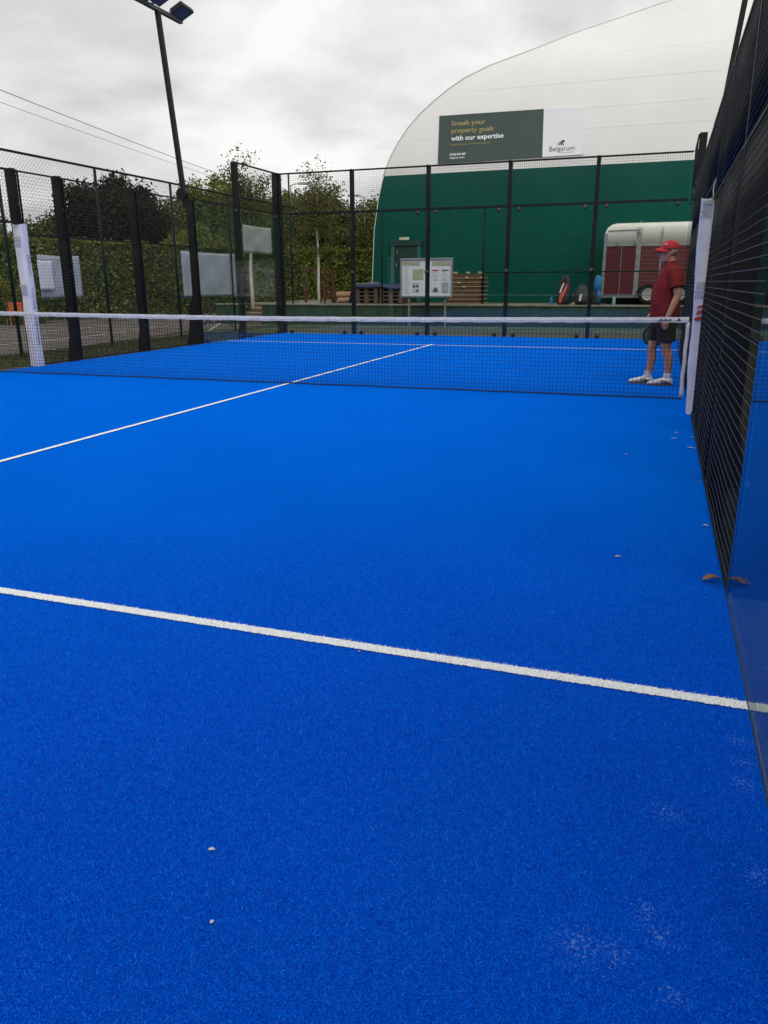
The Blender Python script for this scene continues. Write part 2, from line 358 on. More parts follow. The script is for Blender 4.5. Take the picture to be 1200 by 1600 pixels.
# ================================================================== SETTING
struct('ground', MB().box(-250, 250, -120, 300, -1.0, -.06), 'grass')
yd = struct('yard', MB().add([(-30,-12,-.045),(-7.5,-12,-.045),(-7.42,3,-.045),(-7.75,6,-.045),(-8.4,10,-.045),(-8.7,11.2,-.045),(-7.4,12.6,-.045),(-7.9,14.95,-.045),(-8.3,15,-.045),(-12,26,-.045),(-13,40,-.045),(-30,40,-.045)], [tuple(range(12))]), 'tarmac')
def strip(name, pts, wd, m, z=-.03):
    mb = MB()
    for (a, b) in zip(pts[:-1], pts[1:]): mb.beam((*a, z), (*b, z), wd, .006)
    o = mb.build(name, m); o['kind'] = 'structure'; return o
strip('yard_line', [(-9.75,2.0),(-9.6,4.7),(-9.55,7.5),(-10.64,12.2)], .07, 'yline')
strip('yard_line', [(-7.75,4.1),(-6.95,4.18)], .06, 'yline', -.035)
strip('yard_line', [(-14.9,6.5),(-14.9,14.4)], .09, 'yorange')
strip('yard_line', [(-9.45,8.5),(-9.7,10.4),(-10.96,14)], .08, 'yorange', -.026)
strip('yard_line', [(-7.9,10.9),(-10.7,16.5)], .08, 'yline', -.034)
strip('yard_line', [(-12.4,3.5),(-12.6,12.4)], .06, 'yline')
struct('old_court', MB().box(-8.0, 16, 10.4, 15.02, -.2, -.03), 'court2')
struct('grass_verge', MB().add([(-8.7,11.2,-.036),(-7.4,12.6,-.036),(-7.0,12.6,-.026),(-5.25,12.9,-.026),(14,12.9,-.026),(14,10.3,-.026),(-5.25,10.3,-.026)], [(0,6,3,2,1),(3,6,5,4)]), 'grass')
# padel court carpet on its slab
struct('court_surface', MB().bbox(-5.003, 5.003, -10.03, 10.03, -.12, 0, .003), 'turf')
struct('court_edge', MB().box(-5.30,-5.005,-10.2,10.2,-.12,-.012), 'black'); struct('court_edge', MB().box(5.005,5.30,-10.2,10.2,-.12,-.012), 'kerb')
def fuzzy(name, a, b, wd, step=.005, jit=.0018, z=.004):
    a, b = Vector((*a, z)), Vector((*b, z)); d = b-a; n = int(d.length/step); p = Vector((-d.y, d.x, 0)).normalized()
    mb = MB(); vs = []
    for i in range(n+1):
        c = a+d*(i/n); w1 = math.sin(i*.006)*.0012
        vs += [c+p*(wd/2+w1+rnd.gauss(0, jit)), c-p*(wd/2-w1+rnd.gauss(0, jit))]
    mb.add(vs, [(2*i, 2*i+1, 2*i+3, 2*i+2) for i in range(n)])
    o = mb.build(name, 'line'); o['kind'] = 'structure'; return o
fuzzy('service_line', (-4.99,-6.97), (5.0,-6.97), .052)
fuzzy('service_line', (-4.99,6.95), (4.99,6.95), .05, .02)
fuzzy('centre_line', (0,-7.15), (0,7.15), .05, .008, .003, .006)
# upright fibres of the carpet where they can be told apart (nearest stretch)
def pile():
    q = np.random.default_rng(5); n = 900000
    x = q.uniform(.2, 5.0, n); y = q.uniform(-8.75, -4.6, n)
    d = np.hypot(x-4.634, y+9.382); dens = np.clip((4.6-d)/2.6, 0, 1)**1.3
    ax_, ay_ = math.sin(yaw), math.cos(yaw); fx_ = (x-4.634)*ay_-(y+9.382)*ax_; fz_ = (x-4.634)*ax_+(y+9.382)*ay_
    ok = (q.random(n) < dens) & (np.abs(fx_) < .58*fz_+.15)
    x, y = x[ok], y[ok]; n = len(x)
    h = q.uniform(.004,.0085,n); a = q.uniform(0,2*PI,n); wv = np.stack([np.cos(a),np.sin(a),0*a],1)*q.uniform(.0007,.0012,n)[:,None]
    ln = np.stack([q.normal(size=n)*.0032, q.normal(size=n)*.0032-.001, h],1); b = np.stack([x,y,np.zeros(n)],1)
    v = np.stack([b-wv,b+wv,b+ln+wv*.7,b+ln-wv*.7],1)
    wh = np.abs(y+6.97+q.normal(size=n)*.0012) < .0265
    v[wh,:,2] += .003
    for nm, sel, m, lb in (('turf_pile', ~wh, 'pile', 'fine blue turf fibres of the near court surface'), ('line_pile', wh, 'linepile', 'white turf fibres of the near service line')):
        tag(quads_mesh(nm, v[sel], m), lb, 'turf', kind='stuff')
pile()
# raised terrace behind the retaining wall
T = .63
struct('terrace', MB().add([(-8.28,15.3,T-.02),(40,15.3,T-.02),(40,120,T-.02),(-13,60,T-.02),(-10.5,24,T-.02),(-9.05,16.4,T-.02),(-8.28,16.2,T-.02)], [tuple(range(7))])
       .add([(-10.5,24,T-.02),(-9.05,16.4,T-.02),(-9.05,16.4,-.06),(-10.5,24,-.06)], [(0,1,2,3)])
       .add([(-10.5,24,T-.02),(-13,60,T-.02),(-13,60,-.06),(-10.5,24,-.06)], [(0,3,2,1)]), 'soil')

# ================================================================== RETAINING WALL, STEPS
rw = thing('retaining_wall', 'low dark green painted retaining wall with pale coping behind the court', 'wall', (3, 15.15, 0))
xs = -8.3
k = 0
while xs < 12:
    x1 = min(12, xs+2.4)
    MB().bbox(xs+.004, x1-.004, 15.0, 15.28, -.05, T-.052, .006).build('wall_block', 'gwall', rw)
    MB().bbox(xs+.003, x1-.003, 14.965, 15.32, T-.05, T+rnd.uniform(-.004,.006), .008).build('coping_slab', 'coping', rw)
    xs = x1
rs = thing('stub_wall', 'short dark green wall section left of the steps', 'wall', (-9.5, 15.15, 0))
MB().bbox(-10.1, -9.1, 15.0, 15.28, -.05, T-.052, .006).build('wall_block', 'gwall', rs)
MB().bbox(-10.12, -9.08, 14.965, 15.32, T-.05, T, .008).build('coping_slab', 'coping', rs)
st = thing('steps', 'small flight of brown brick steps up to the terrace', 'steps', (-8.7, 15.5, 0))
for i in range(4):
    MB().bbox(-9.05, -8.33, 15.0+.3*i, 16.4, -.05, .16*(i+1)-.035, .004).build('riser', 'step', st)
    MB().bbox(-9.06, -8.32, 14.98+.3*i, 15.32+.3*i, .16*(i+1)-.034, .16*(i+1), .006).build('tread', 'tread', st)

# ================================================================== AIR DOME
dome = thing('air_dome', 'huge white air supported tennis dome with a dark green lower band', 'dome', (12, 36, T))
XL, XR, YF, YB = -5.6, 29.6, 18.0, 54.0
prof = [(0.20,T-.02),(.21,1.0),(.23,1.34),(.27,2.2),(.31,3.09),(.40,3.7),(.47,4.15),(.58,4.65),(.635,4.87),(.70,5.1),(.86,5.49),(1.12,5.95),(1.43,6.39),(1.8,6.8),(2.22,7.17),(2.7,7.55),(3.25,7.9),(4.06,8.27),(5.26,8.67),(6.75,9.2),(8.21,9.64),(9.36,10.0),(11,10.35),(13,10.65),(15.2,10.82),(17.6,10.9)]
def yfront(i): return YF+.3*i
NX = 60
def dome_part(name, rows, m):
    mb = MB()
    # front face, row by row
    V = []
    for (i, z) in rows:
        x0, x1 = XL+i, XR-i
        for k in range(NX+1):
            s = k/NX; x = x0+(x1-x0)*s
            puff = .16*math.sin(PI*s)*min(1, (z-T)/3)
            V.append((x, yfront(i)-puff, z))
    F = [(r*(NX+1)+k, r*(NX+1)+k+1, (r+1)*(NX+1)+k+1, (r+1)*(NX+1)+k) for r in range(len(rows)-1) for k in range(NX)]
    mb.add(V, F, True)
    for side in (0, 1):
        V = []
        for (i, z) in rows:
            x = XL+i if side == 0 else XR-i
            for k in range(13):
                y0, y1 = yfront(i), YB-.3*i
                V.append((x, y0+(y1-y0)*k/12, z))
        F = [(r*13+k, (r+1)*13+k, (r+1)*13+k+1, r*13+k+1) if side == 0 else (r*13+k, r*13+k+1, (r+1)*13+k+1, (r+1)*13+k) for r in range(len(rows)-1) for k in range(12)]
        mb.add(V, F, True)
    V = []
    for (i, z) in rows: V += [(XL+i, YB-.3*i, z), (XR-i, YB-.3*i, z)]
    mb.add(V, [(2*r, 2*r+2, 2*r+3, 2*r+1) for r in range(len(rows)-1)])
    return mb.build(name, m, dome)
ig = [j for j, p in enumerate(prof) if abs(p[1]-4.87) < 1e-6][0]
dome_part('green_skirt', prof[:ig+1], 'domeg'); dome_part('white_roof', prof[ig:], 'domew')
def prof_i(z):
    for (a, za), (b, zb) in zip(prof[:-1], prof[1:]):
        if za <= z <= zb: return a+(b-a)*(z-za)/(zb-za)
    return 17
def facept(x, z, off):
    i = prof_i(z); s = (x-XL-i)/max(.1, (XR-XL-2*i)); s = min(max(s, 0), 1)
    return (x, yfront(i)-.16*math.sin(PI*s)*min(1, (z-T)/3)-off, z)
for za, zb, xa, xb in ((6.0,6.0,-3.8,14),(6.62,6.66,1.5,16),(7.45,7.4,-2.0,18),(8.35,8.3,2,18)):     # welded seams
    mb = MB(); n = 40
    for k in range(n):
        x0 = xa+(xb-xa)*k/n; x1 = xa+(xb-xa)*(k+1)/n; z0 = za+(zb-za)*k/n; z1 = za+(zb-za)*(k+1)/n
        mb.hull4([facept(x0,z0-.03,-.01), facept(x1,z1-.03,-.01), facept(x1,z1+.03,-.01), facept(x0,z0+.03,-.01)],
                 [facept(x0,z0-.03,.004), facept(x1,z1-.03,.004), facept(x1,z1+.03,.004), facept(x0,z0+.03,.004)])
    mb.build('seam', 'domew', dome)
mb = MB(); mb.tube([(XL+i, yfront(i)-.02, z) for i, z in prof[ig:]], .018, 8); mb.build('edge_seam', 'domew', dome)
mb = MB(); mb.tube([(XL+i, yfront(i)-.02, z) for i, z in prof[:ig+1]], .014, 8); mb.build('edge_seam', 'domew', dome)
# emergency door in the dome
yf = yfront(.25)-.12
dr = MB().bbox(-4.47,-3.66,yf+.02,yf+.09,T,2.53,.006).build('door', 'doorg', dome)
MB().bbox(-4.62,-4.475,yf-.03,yf+.25,T,2.66,.008).build('door_frame', 'dframe', dome)
MB().bbox(-3.655,-3.52,yf-.03,yf+.25,T,2.66,.008).build('door_frame', 'dframe', dome)
MB().bbox(-4.66,-3.48,yf-.05,yf+.25,2.535,2.70,.008).build('door_head', 'doorg', dome)
MB().bbox(-4.30,-4.22,yf-.03,yf+.018,1.92,2.18,.004).build('lock_box', 'underbody', dr)
MB().tube([(-4.40,yf,1.7),(-4.40,yf-.05,1.72),(-4.40,yf-.05,1.92),(-4.40,yf,1.94)], .014, 8).build('handle', 'steel', dr)
MB().tube([(-4.37,yf,2.15),(-4.37,yf-.05,2.17),(-4.37,yf-.05,2.36),(-4.37,yf,2.38)], .014, 8).build('handle', 'steel', dr)
MB().bbox(-4.29,-3.93,yf-.09,yf-.02,2.725,2.82,.01).build('bulkhead_lamp', 'lampw', dome)
# ---- advertising banner on the dome
sgn = thing('advertising_banner', 'dark green estate agent banner with gold and white lettering on the dome', 'banner', (-1.25, 18.0, 5.18))
def quadpt(c, s, t, off=0):
    bl, br, tl, tr = [Vector(p) for p in c]
    a = bl.lerp(br, s); b = tl.lerp(tr, s); return a.lerp(b, t)+Vector((0,-off,0))
oy = .12
CG = (facept(-3.0,5.17,.045),facept(.53,5.19,.045),facept(-3.05,6.70,.045),facept(.46,6.66,.045))
CW = (CG[1],facept(1.83,5.20,.045),CG[3],facept(1.72,6.62,.045))
def panel(name, c, m, par, th=.02):
    return MB().hull4([quadpt(c,0,0,-th),quadpt(c,1,0,-th),quadpt(c,1,1,-th),quadpt(c,0,1,-th)][::-1], [quadpt(c,0,0),quadpt(c,1,0),quadpt(c,1,1),quadpt(c,0,1)][::-1]).build(name, m, par)
panel('panel', CG, 'signg', sgn)
fg = lambda s, t: quadpt(CG, s, t, .006)
put_text('lettering', 'Smash your', 'gold', sgn, fg, .125, .455, .775, .098, .006)
put_text('lettering', 'property goals', 'gold', sgn, fg, .125, .535, .622, .098, .006)
put_text('lettering', 'with our expertise', 'white', sgn, fg, .125, .632, .462, .098, .022)
put_text('lettering', 'Proud to be your local estate agents', 'gold', sgn, fg, .123, .50, .362, .032)
put_text('lettering', '01962 844 460', 'white', sgn, fg, .118, .272, .150, .048, .02)
put_text('lettering', 'belgarum.com', 'white', sgn, fg, .118, .262, .085, .040, .012)
sw = thing('logo_banner', 'white banner with a helmet logo beside the green one on the dome', 'banner', (1.15, 18.0, 5.18))
panel('panel', CW, 'signw', sw, .018)
fw = lambda s, t: quadpt(CW, s, t, .006)
put_text('lettering', 'Belgarum', 'ink2', sw, fw, .17, .79, .105, .10, .0)
put_text('lettering', 'ESTATE AGENTS', 'ink2', sw, fw, .45, .76, .055, .016)
def poly(name, pts, m): MB().add([fw(*p) for p in pts], [tuple(range(len(pts)))]).build(name, m, sw)
def arc(c0, r0_, r1_, a0, a1, n=10, ax=1.25):
    P = [(c0[0]+r1_*math.cos(a0+(a1-a0)*k/n), c0[1]+ax*r1_*math.sin(a0+(a1-a0)*k/n)/2.2) for k in range(n+1)]
    Q = [(c0[0]+r0_*math.cos(a0+(a1-a0)*k/n), c0[1]+ax*r0_*math.sin(a0+(a1-a0)*k/n)/2.2) for k in range(n+1)]
    mb = MB(); mb.add([fw(*p) for p in P+Q], [(k, k+1, n+2+k, n+1+k) for k in range(n)]); return mb
arc((.51,.235), .115, .145, 1.45, 3.2).build('crest', 'gold', sw); arc((.51,.235), .082, .105, 1.35, 3.3).build('crest', 'ink2', sw)
poly('helmet', [(.445,.225),(.45,.285),(.475,.325),(.51,.335),(.545,.318),(.552,.290),(.532,.280),(.515,.286),(.502,.265),(.52,.235),(.535,.212),(.50,.222),(.485,.25),(.475,.215)], 'ink2')

# ================================================================== PADEL COURT ENCLOSURE
def post_mesh(h, wx=.14, wy=.10):
    me = MB().bbox(-wx/2, wx/2, -wy/2, wy/2, -.02, h, .006).mesh('post'); me.materials.append(MT['black']); return me
clampm = MB().lathe((0,0,0), [(.0,-.02),(.045,-.02),(.052,-.012),(.052,.012),(.04,.022),(.0,.022)], 14, 'y').box(-.018,.018,-.012,.012,.04,.075).mesh('glass_clamp'); clampm.materials.append(MT['clamp'])
footm = MB().bbox(-.045,.045,-.05,.05,0,.07,.012).lathe((0,0,.06), [(0,0),(.035,0),(.03,.03),(0,.035)], 10).mesh('floor_clamp'); footm.materials.append(MT['clamp'])
def wires(plane, a0, a1, z0, z1, off, amp=.0, pitch=.05, rad=.0021, seed=0, nseg=None):
    """welded mesh: verticals and horizontals, slightly buckled.  plane 'x': wall at x=off running in y;  'y': wall at y=off running in x"""
    mb = MB(); q = np.random.default_rng(seed)
    ph = q.uniform(0, 6.28, 6)
    def dev(a, z): return amp*(math.sin(a*2.1+ph[0]+.6*math.sin(z*2+ph[3]))*.6+math.sin(z*3.3+ph[1]+a*.7)*.5+.35*math.sin(a*6.3+ph[2]))
    def P(a, z, d=0):
        v = off+dev(a, z)+d; return (v, a, z) if plane == 'x' else (a, v, z)
    def wire(pts):
        rings = []
        for i, p in enumerate(pts):
            d = Vector(pts[min(i+1, len(pts)-1)])-Vector(pts[max(i-1,0)]); d.normalize()
            n1_ = Vector((1,0,0)) if plane == 'x' else Vector((0,1,0)); b = d.cross(n1_).normalized()
            p = Vector(p); rings.append([p+n1_*rad, p+b*rad, p-n1_*rad, p-b*rad])
        mb.loft(rings, True, True)
    na = max(1, round((a1-a0)/pitch)); nz = max(1, round((z1-z0)/pitch))
    sa = 1 if amp == 0 else max(2, int((a1-a0)/.16)); sz = 1 if amp == 0 else max(2, int((z1-z0)/.3))
    for i in range(na+1):
        a = a0+(a1-a0)*i/na; wire([P(a, z0+(z1-z0)*k/sz, rad) for k in range(sz+1)])
    for j in range(nz+1):
        z = z0+(z1-z0)*j/nz; wire([P(a0+(a1-a0)*k/sa, z, -rad) for k in range(sa+1)])
    return mb
def gusset(mb, x, y, sx, h, d, th=.012, dy=0):
    """triangular base plate stiffener reaching outwards (sx = -1 left, +1 right)"""
    for yy in (y-.035+dy, y+.035+dy):
        a = [(x, yy-th/2, 0), (x+sx*d, yy-th/2, 0), (x+sx*d, yy-th/2, .06), (x+sx*.012, yy-th/2, h), (x, yy-th/2, h)]
        b = [(p[0], p[1]+th, p[2]) for p in a]
        mb.add(a+b, [(0,1,2,3,4),(9,8,7,6,5),(0,5,6,1),(1,6,7,2),(2,7,8,3),(3,8,9,4),(4,9,5,0)])
    mb.box(min(x-sx*.02,x+sx*d), max(x-sx*.02,x+sx*d), y-.07, y+.07, -.012, .012)
# ---- back wall
bw = thing('back_wall', 'black framed glass back wall with wire mesh above at the far end', 'court wall', (0, 10.1, 0))
pm = post_mesh(4.02, .085, .13)
for i in range(6): inst('post', pm, bw, ((-5.06+.02 if i == 0 else 5.06 if i == 5 else -5+2*i), 10.12, 0))
for i in range(5):
    x0 = -5+2*i+.012; MB().bbox(x0, x0+1.976, 10.022, 10.034, .03, 2.985, .003).build('glass_panel', 'glass', bw)
    mb = wires('y', x0+.02, x0+1.956, 3.07, 3.97, 10.05, .0, seed=i); mb.build('mesh_panel', 'wire', bw)['kind'] = 'stuff'
    MB().beam((x0+.02,10.05,3.03),(x0+1.95,10.05,3.03),.03,.035).build('lower_rail', 'black', bw)
    MB().beam((x0-.01,10.05,3.99),(x0+1.98,10.05,3.99),.03,.035).build('top_rail', 'black', bw)
    for dx in (.22, 1.75):
        inst('glass_clamp', clampm, bw, (x0+dx, 10.02, 2.94)); inst('floor_clamp', footm, bw, (x0+dx, 10.03, 0))
for i in range(1, 5): inst('glass_clamp', clampm, bw, (-5+2*i, 10.02, 1.55))
# ---- side walls
def side_wall(sx, name, label):
    X = 5.0*sx
    t = thing(name, label, 'court wall', (sx*5.1, 0, 0))
    px = sx*5.10
    p3, p4 = post_mesh(3.02), post_mesh(4.02)
    ys = (1, 2, 4, 6, -1, -2, -4, -6) if sx < 0 else (1, 2, 4, 6, -1, -2, -4, -6)
    for y in ys: inst('post', p3, t, (px, y-.05 if y > 0 else y+.05, 0))
    for y in ((8, 10.06, -8, -10.06)): inst('post', p4, t, (px, y-.05, 0))
    for y in (2, 4, -2, -4):
        mbs = MB(); gusset(mbs, px+sx*.07, y-.05 if y > 0 else y+.05, sx, .38, .07); mbs.build('base_gusset', 'black', t)
    for y in (8, -8):
        mbs = MB(); gusset(mbs, px+sx*.07, y-.05, sx, .3, .06); mbs.build('base_gusset', 'black', t)
    fx = sx*5.022
    for (y0, y1, z1) in ((6, 8, 2.985), (8, 10, 2.985), (-8, -6, 2.985), (-10, -8, 2.985)):
        MB().bbox(min(sx*5.002, sx*5.014), max(sx*5.002, sx*5.014), y0+.012, y1-.012, .012, z1, .002).build('glass_panel', 'glass', t)
        MB().beam((fx,y0,3.02),(fx,y1,3.02),.03,.035).build('rail', 'black', t)
        for dy in (.22, 1.78):
            if not (sx > 0 and y0 < 0): inst('floor_clamp', footm, t, (sx*5.05, y0+dy, 0))
            inst('glass_clamp', clampm, t, (sx*5.015, y0+dy, 2.93), PI/2)
    for (y0, y1) in ((8, 10), (-10, -8)):
        wires('x', y0+.02, y1-.02, 3.06, 3.97, fx).build('mesh_panel', 'wire', t)['kind'] = 'stuff'
        MB().beam((fx,y0,3.99),(fx,y1,3.99),.03,.035).build('rail', 'black', t)
    segs = [(2, 4), (4, 6), (1, 2), (-2, -1), (-4, -2), (-6, -4)]
    am = .006 if sx > 0 else .002
    for q, (y0, y1) in enumerate(segs):
        for (z0, z1) in ((.03, 2.04), (2.07, 2.97)):
            wires('x', y0+.02, y1-.02, z0, z1, sx*5.012, am, seed=q*3+int(z0)+5, rad=.0023 if sx > 0 else .0017).build('mesh_panel', 'wire', t)['kind'] = 'stuff'
        fr = MB()
        for z in (.02, 2.055, 2.985): fr.beam((fx,y0,z),(fx,y1,z),.025,.022)
        for y in (y0+.012, y1-.012): fr.beam((fx,y,.02),(fx,y,2.985),.022,.024)
        fr.build('panel_frame', 'black', t)
        MB().beam((fx+sx*.02,y0,1.03),(fx+sx*.02,y1,1.03),.014,.014).build('rail', 'black', t)
    wires('x', -.98, .98, 2.24, 2.97, sx*5.012, .002, seed=77).build('mesh_panel', 'wire', t)['kind'] = 'stuff'
    for z in (2.22, 2.985): MB().beam((fx,-1,z),(fx,1,z),.03,.03).build('lintel_rail', 'black', t)
    bm_ = MB().box(-.006,.006,-.01,.01,-.01,.01).mesh('bolt'); bm_.materials.append(MT['fixing'])
    for y in (1,2,4,6,8,-2,-4,-6):
        for z in (.5, 1.5, 2.5): inst('bolt', bm_, t, (sx*5.026, y-.05, z))
    return t
side_wall(-1, 'side_wall', 'left side wall of black posts, wire mesh and end glass panels')
side_wall(1, 'side_wall', 'right side wall of black mesh and near glass running past the camera')
# ---- floodlight poles hinged to the side walls
def flood(sx, label):
    y = 5.95
    t = thing('floodlight_pole', label, 'floodlight', (sx*5.12, y, 0), 'floodlight poles')
    mb = MB(); gusset(mb, sx*5.17, y, sx, 1.05, .20); gusset(mb, sx*5.17, y, sx, 1.05, .20, dy=.03); mb.box(min(sx*5.17,sx*5.3),max(sx*5.17,sx*5.3),y-.02,y+.02,0,.85); mb.build('base_bracket', 'black', t)
    MB().lathe((sx*5.23, y-.05, 3.13), [(0,-.05),(.12,-.05),(.12,.05),(0,.05)], 22, 'y', False).build('hinge_plate', 'black', t)
    a, b = Vector((sx*5.19, y-.02, 2.85)), Vector((sx*(5.53 if sx < 0 else 5.55), y, 6.58))
    def at(z): return a+(b-a)*((z-a.z)/(b.z-a.z))
    MB().beam(a, b, .088, .088, (1,0,0)).build('pole', 'black', t)
    MB().beam(b+Vector((0,-.75,.03)), b+Vector((0,.85,.03)), .09, .07).build('cross_arm', 'alu', t)
    for dy, dx_, dz_ in ((-.42, .34, .09), (.62, .18, .13)):
        c = b+Vector((-sx*dx_, dy, dz_)); nrm = Vector((-sx*.40, -.10, -.91)).normalized()
        u = Vector((0,1,0)); u = (u-nrm*u.dot(nrm)).normalized(); v = nrm.cross(u)
        def slab(h0, h1, hu, hv):
            return [[c+nrm*h+u*(i*hu)+v*(j*hv) for i, j in ((-1,-1),(1,-1),(1,1),(-1,1))] for h in (h0, h1)]
        q0, q1 = slab(-.05, .02, .20, .165); lb = MB().hull4(q0, q1)
        for k in range(7):
            e = -.17+k*.0567; lb.hull4([c-nrm*.09+u*(e-.008)+v*-.15, c-nrm*.09+u*(e+.008)+v*-.15, c-nrm*.09+u*(e+.008)+v*.15, c-nrm*.09+u*(e-.008)+v*.15],
                                      [c-nrm*.048+u*(e-.008)+v*-.15, c-nrm*.048+u*(e+.008)+v*-.15, c-nrm*.048+u*(e+.008)+v*.15, c-nrm*.048+u*(e-.008)+v*.15])
        head = lb.build('lamp_head', 'black', t)
        q0, q1 = slab(.0205, .024, .18, .145); MB().hull4(q0, q1).build('lamp_glass', 'lampglass', head)
        MB().beam(b+Vector((0,dy,.05)), c-nrm*.07, .05, .02).build('bracket', 'alu', t)
        for sg in (-1, 1): MB().beam(b+Vector((0,dy+.2*sg,.06)), c-nrm*.05+u*.17*sg, .02, .04).build('bracket', 'alu', t)
flood(-1, 'tall black pole with two tilted floodlights on the left side wall'); flood(1, 'black floodlight pole leaning above the right mesh wall')

# ================================================================== NET
net = thing('court_net', 'black padel net with white top band stretched across the blue court', 'net', (0,0,0))
def ntop(x): return .875+.035*(abs(x)/4.93)**1.6
mb = MB(); n = 219
for i in range(n+1):
    x = -4.93+9.86*i/n; zt = ntop(x)-.045
    sl_ = .0 if abs(x) < 4.7 else .03*math.sin(x*9)
    mb.box(x-.0018, x+.0018, -.0018, .0018, .012, zt)
for j in range(19):
    pts = []
    for k in range(41):
        x = -4.93+9.86*k/40; pts.append((x, .0015*math.sin(x*3+j), .012+(ntop(x)-.06)*j/18))
    for p, q in zip(pts[:-1], pts[1:]): mb.beam(p, q, .0036, .0036)
mb.build('net_mesh', 'cord', net)['kind'] = 'stuff'
mb = MB(); rings = []
for k in range(101):
    x = -4.93+9.86*k/100; z = ntop(x); wob = .0025*math.sin(k*1.7)+.0015*math.sin(k*4.1)
    rings.append([(x,-.013,z-.058+wob),(x,.013,z-.058+wob),(x,.016,z-.03),(x,.010,z+wob*.5),(x,-.010,z+wob*.5),(x,-.016,z-.03)])
bandp = mb.loft(rings, True, False).build('top_band', 'band', net)
mb = MB(); mb.tube([(-4.93+9.86*k/60, 0, .014+.003*math.sin(k*.9)) for k in range(61)], .008, 6); mb.build('bottom_cord', 'cord', net)
for pp_ in ([(4.93,0,ntop(4.93)-.03),(5.0,0,.885),(5.10,.0,.90)], [(-4.93,0,ntop(4.93)-.03),(-5.1,0,.90)], [(4.95,-.02,.84),(4.975,-.03,.6),(4.955,-.02,.3),(4.98,-.02,.03)]):
    MB().tube(pp_, .006, 6).build('tension_rope', 'cord', net)
for s in (-1, 1):
    mb = MB(); rings = []
    for k in range(14):
        z = .015+.84*k/13; o_ = .003*math.sin(k*1.3); x_ = s*(4.925+o_)
        rings.append([(x_-.020,-.004,z),(x_+.020,-.004+o_*.5,z),(x_+.020,.004,z),(x_-.020,.004,z)])
    mb.loft(rings, True, True).build('side_tape', 'band', net)
for s in (-1, 1):
    MB().bbox(s*5.13-.04, s*5.13+.04, -.04, .04, 0, 1.02, .006).build('net_post', 'black', net)
# small printed marks at the right end of the band
mk = MB()
for k in range(9):
    x = 4.60+k*.016; mk.box(x, x+.010+.004*(k%3), -.0172, -.0160, ntop(x)-.044+.004*(k%2), ntop(x)-.030+.006*((k*7)%3))
mk.add([(4.80,-.0175,.872),(4.826,-.0175,.865),(4.852,-.0175,.872),(4.838,-.0175,.886),(4.826,-.0175,.902),(4.814,-.0175,.886)], [(0,1,2,3,4,5)])
mk.build('printed_mark', 'ink2', bandp)['kind'] = 'stuff'

# ================================================================== POST PADS
def pad(sx, yc, label, seed, text):
    q = random.Random(seed); xc = sx*5.01
    t = thing('post_pad', label, 'post pad', (xc, yc, 0), 'white padding on the gate posts')
    rings = []
    hx, hy, H = (.085, .088, 2.2) if sx < 0 else (.058, .105, 2.04)
    if sx < 0: xc = -5.05
    for k in range(25):
        z = .0+H*k/24; ring = []
        sw_ = 1+.022*math.sin(k*.9+seed)+q.uniform(-.01,.01)
        ox = .006*math.sin(k*.5+seed)-(.0 if sx < 0 else .065*z/2.04-.005)
        for j in range(20):
            a = 2*PI*j/20; c, s = math.cos(a), math.sin(a)
            r = (abs(c)**6+abs(s)**6)**(-1/6)
            ring.append((xc+ox+hx*sw_*r*c+q.uniform(-.003,.003), yc+hy*sw_*r*s+q.uniform(-.003,.003), z+.012*math.sin(a*2+seed)*(1 if k > 22 else 0)))
        rings.append(ring)
    body = MB().loft(rings, False, True).build('cover', 'pad', t)
    yf_ = yc-hy*1.035; xf = xc-sx*hx*1.04; lx = lambda z: xc-(0 if sx < 0 else .065*z/2.04-.005)
    for zc in (1.93, 1.20):
        MB().box(lx(zc)-hx*.8, lx(zc)+hx*.8, yf_-.001, yf_+.006, zc+.05, zc+.085).build('printed_stripe', 'padband', body)
        for i, s in enumerate(text):
            fnn = lambda a, b: (lx(zc)-hx*.92+a*hx*1.84, yf_-.005, zc+b)
            put_text('lettering', s, 'ink', body, fnn, .02, .98, zc*0+.008-.042*i, .034, .0)
    fn2 = lambda a, b: (xf-sx*.003, yc+.03-b, .35+a*1.4) if sx < 0 else (xf-sx*.003, yc-.03+b, .35+a*1.4)
    put_text('lettering', ' '.join(text), 'ink', body, fn2, .0, 1.0, 0, .05, 0)
    return t, body, xc, yf_
TX = ['WINCHESTER', 'RACQUETS', '& FITNESS']
pad(-1, .95, 'white padded cover with lettering round the post on the left side wall', 1, TX)
t, body, xc, yf_ = pad(1, -.95, 'white padded cover round the right gate post, torn flap at its top', 2, TX)
# red swirl print and the peeled flap of the near right pad
xc = 4.975
def fl(a, b): return (xc-.045+a*.09, yf_-.006, .92+b*.15)
MB().add([fl(.2,.0),fl(1,.05),fl(1,.3),fl(.35,.22),fl(.1,.1)], [(0,1,2,3,4)]).add([fl(.25,.38),fl(.95,.45),fl(1,.72),fl(.4,.62)], [(0,1,2,3)]).add([fl(.3,.75),fl(.9,.84),fl(.95,1.0),fl(.4,.92)], [(0,1,2,3)]).build('printed_logo', 'red', body)
rr = []
for k in range(9):
    a = k/8; rr.append(((xc+.018+.010*math.sin(a*6)-.012*math.sin(a*3)+.02*a, yf_+.02+.03*a, 1.93+.28*a), (xc+.020+.012*a, yf_+.20-.13*a, 1.93+.24*a)))
mb = MB(); mb.add([p for r in rr for p in r], [(2*k, 2*k+2, 2*k+3, 2*k+1) for k in range(8)]).add([(p[0]+.006,p[1],p[2]) for r in rr for p in r], [(2*k, 2*k+1, 2*k+3, 2*k+2) for k in range(8)])
mb.add([rr[k][0] for k in range(9)]+[(rr[k][0][0]+.006, rr[k][0][1], rr[k][0][2]) for k in range(9)], [(k, 9+k, 10+k, k+1) for k in range(8)])
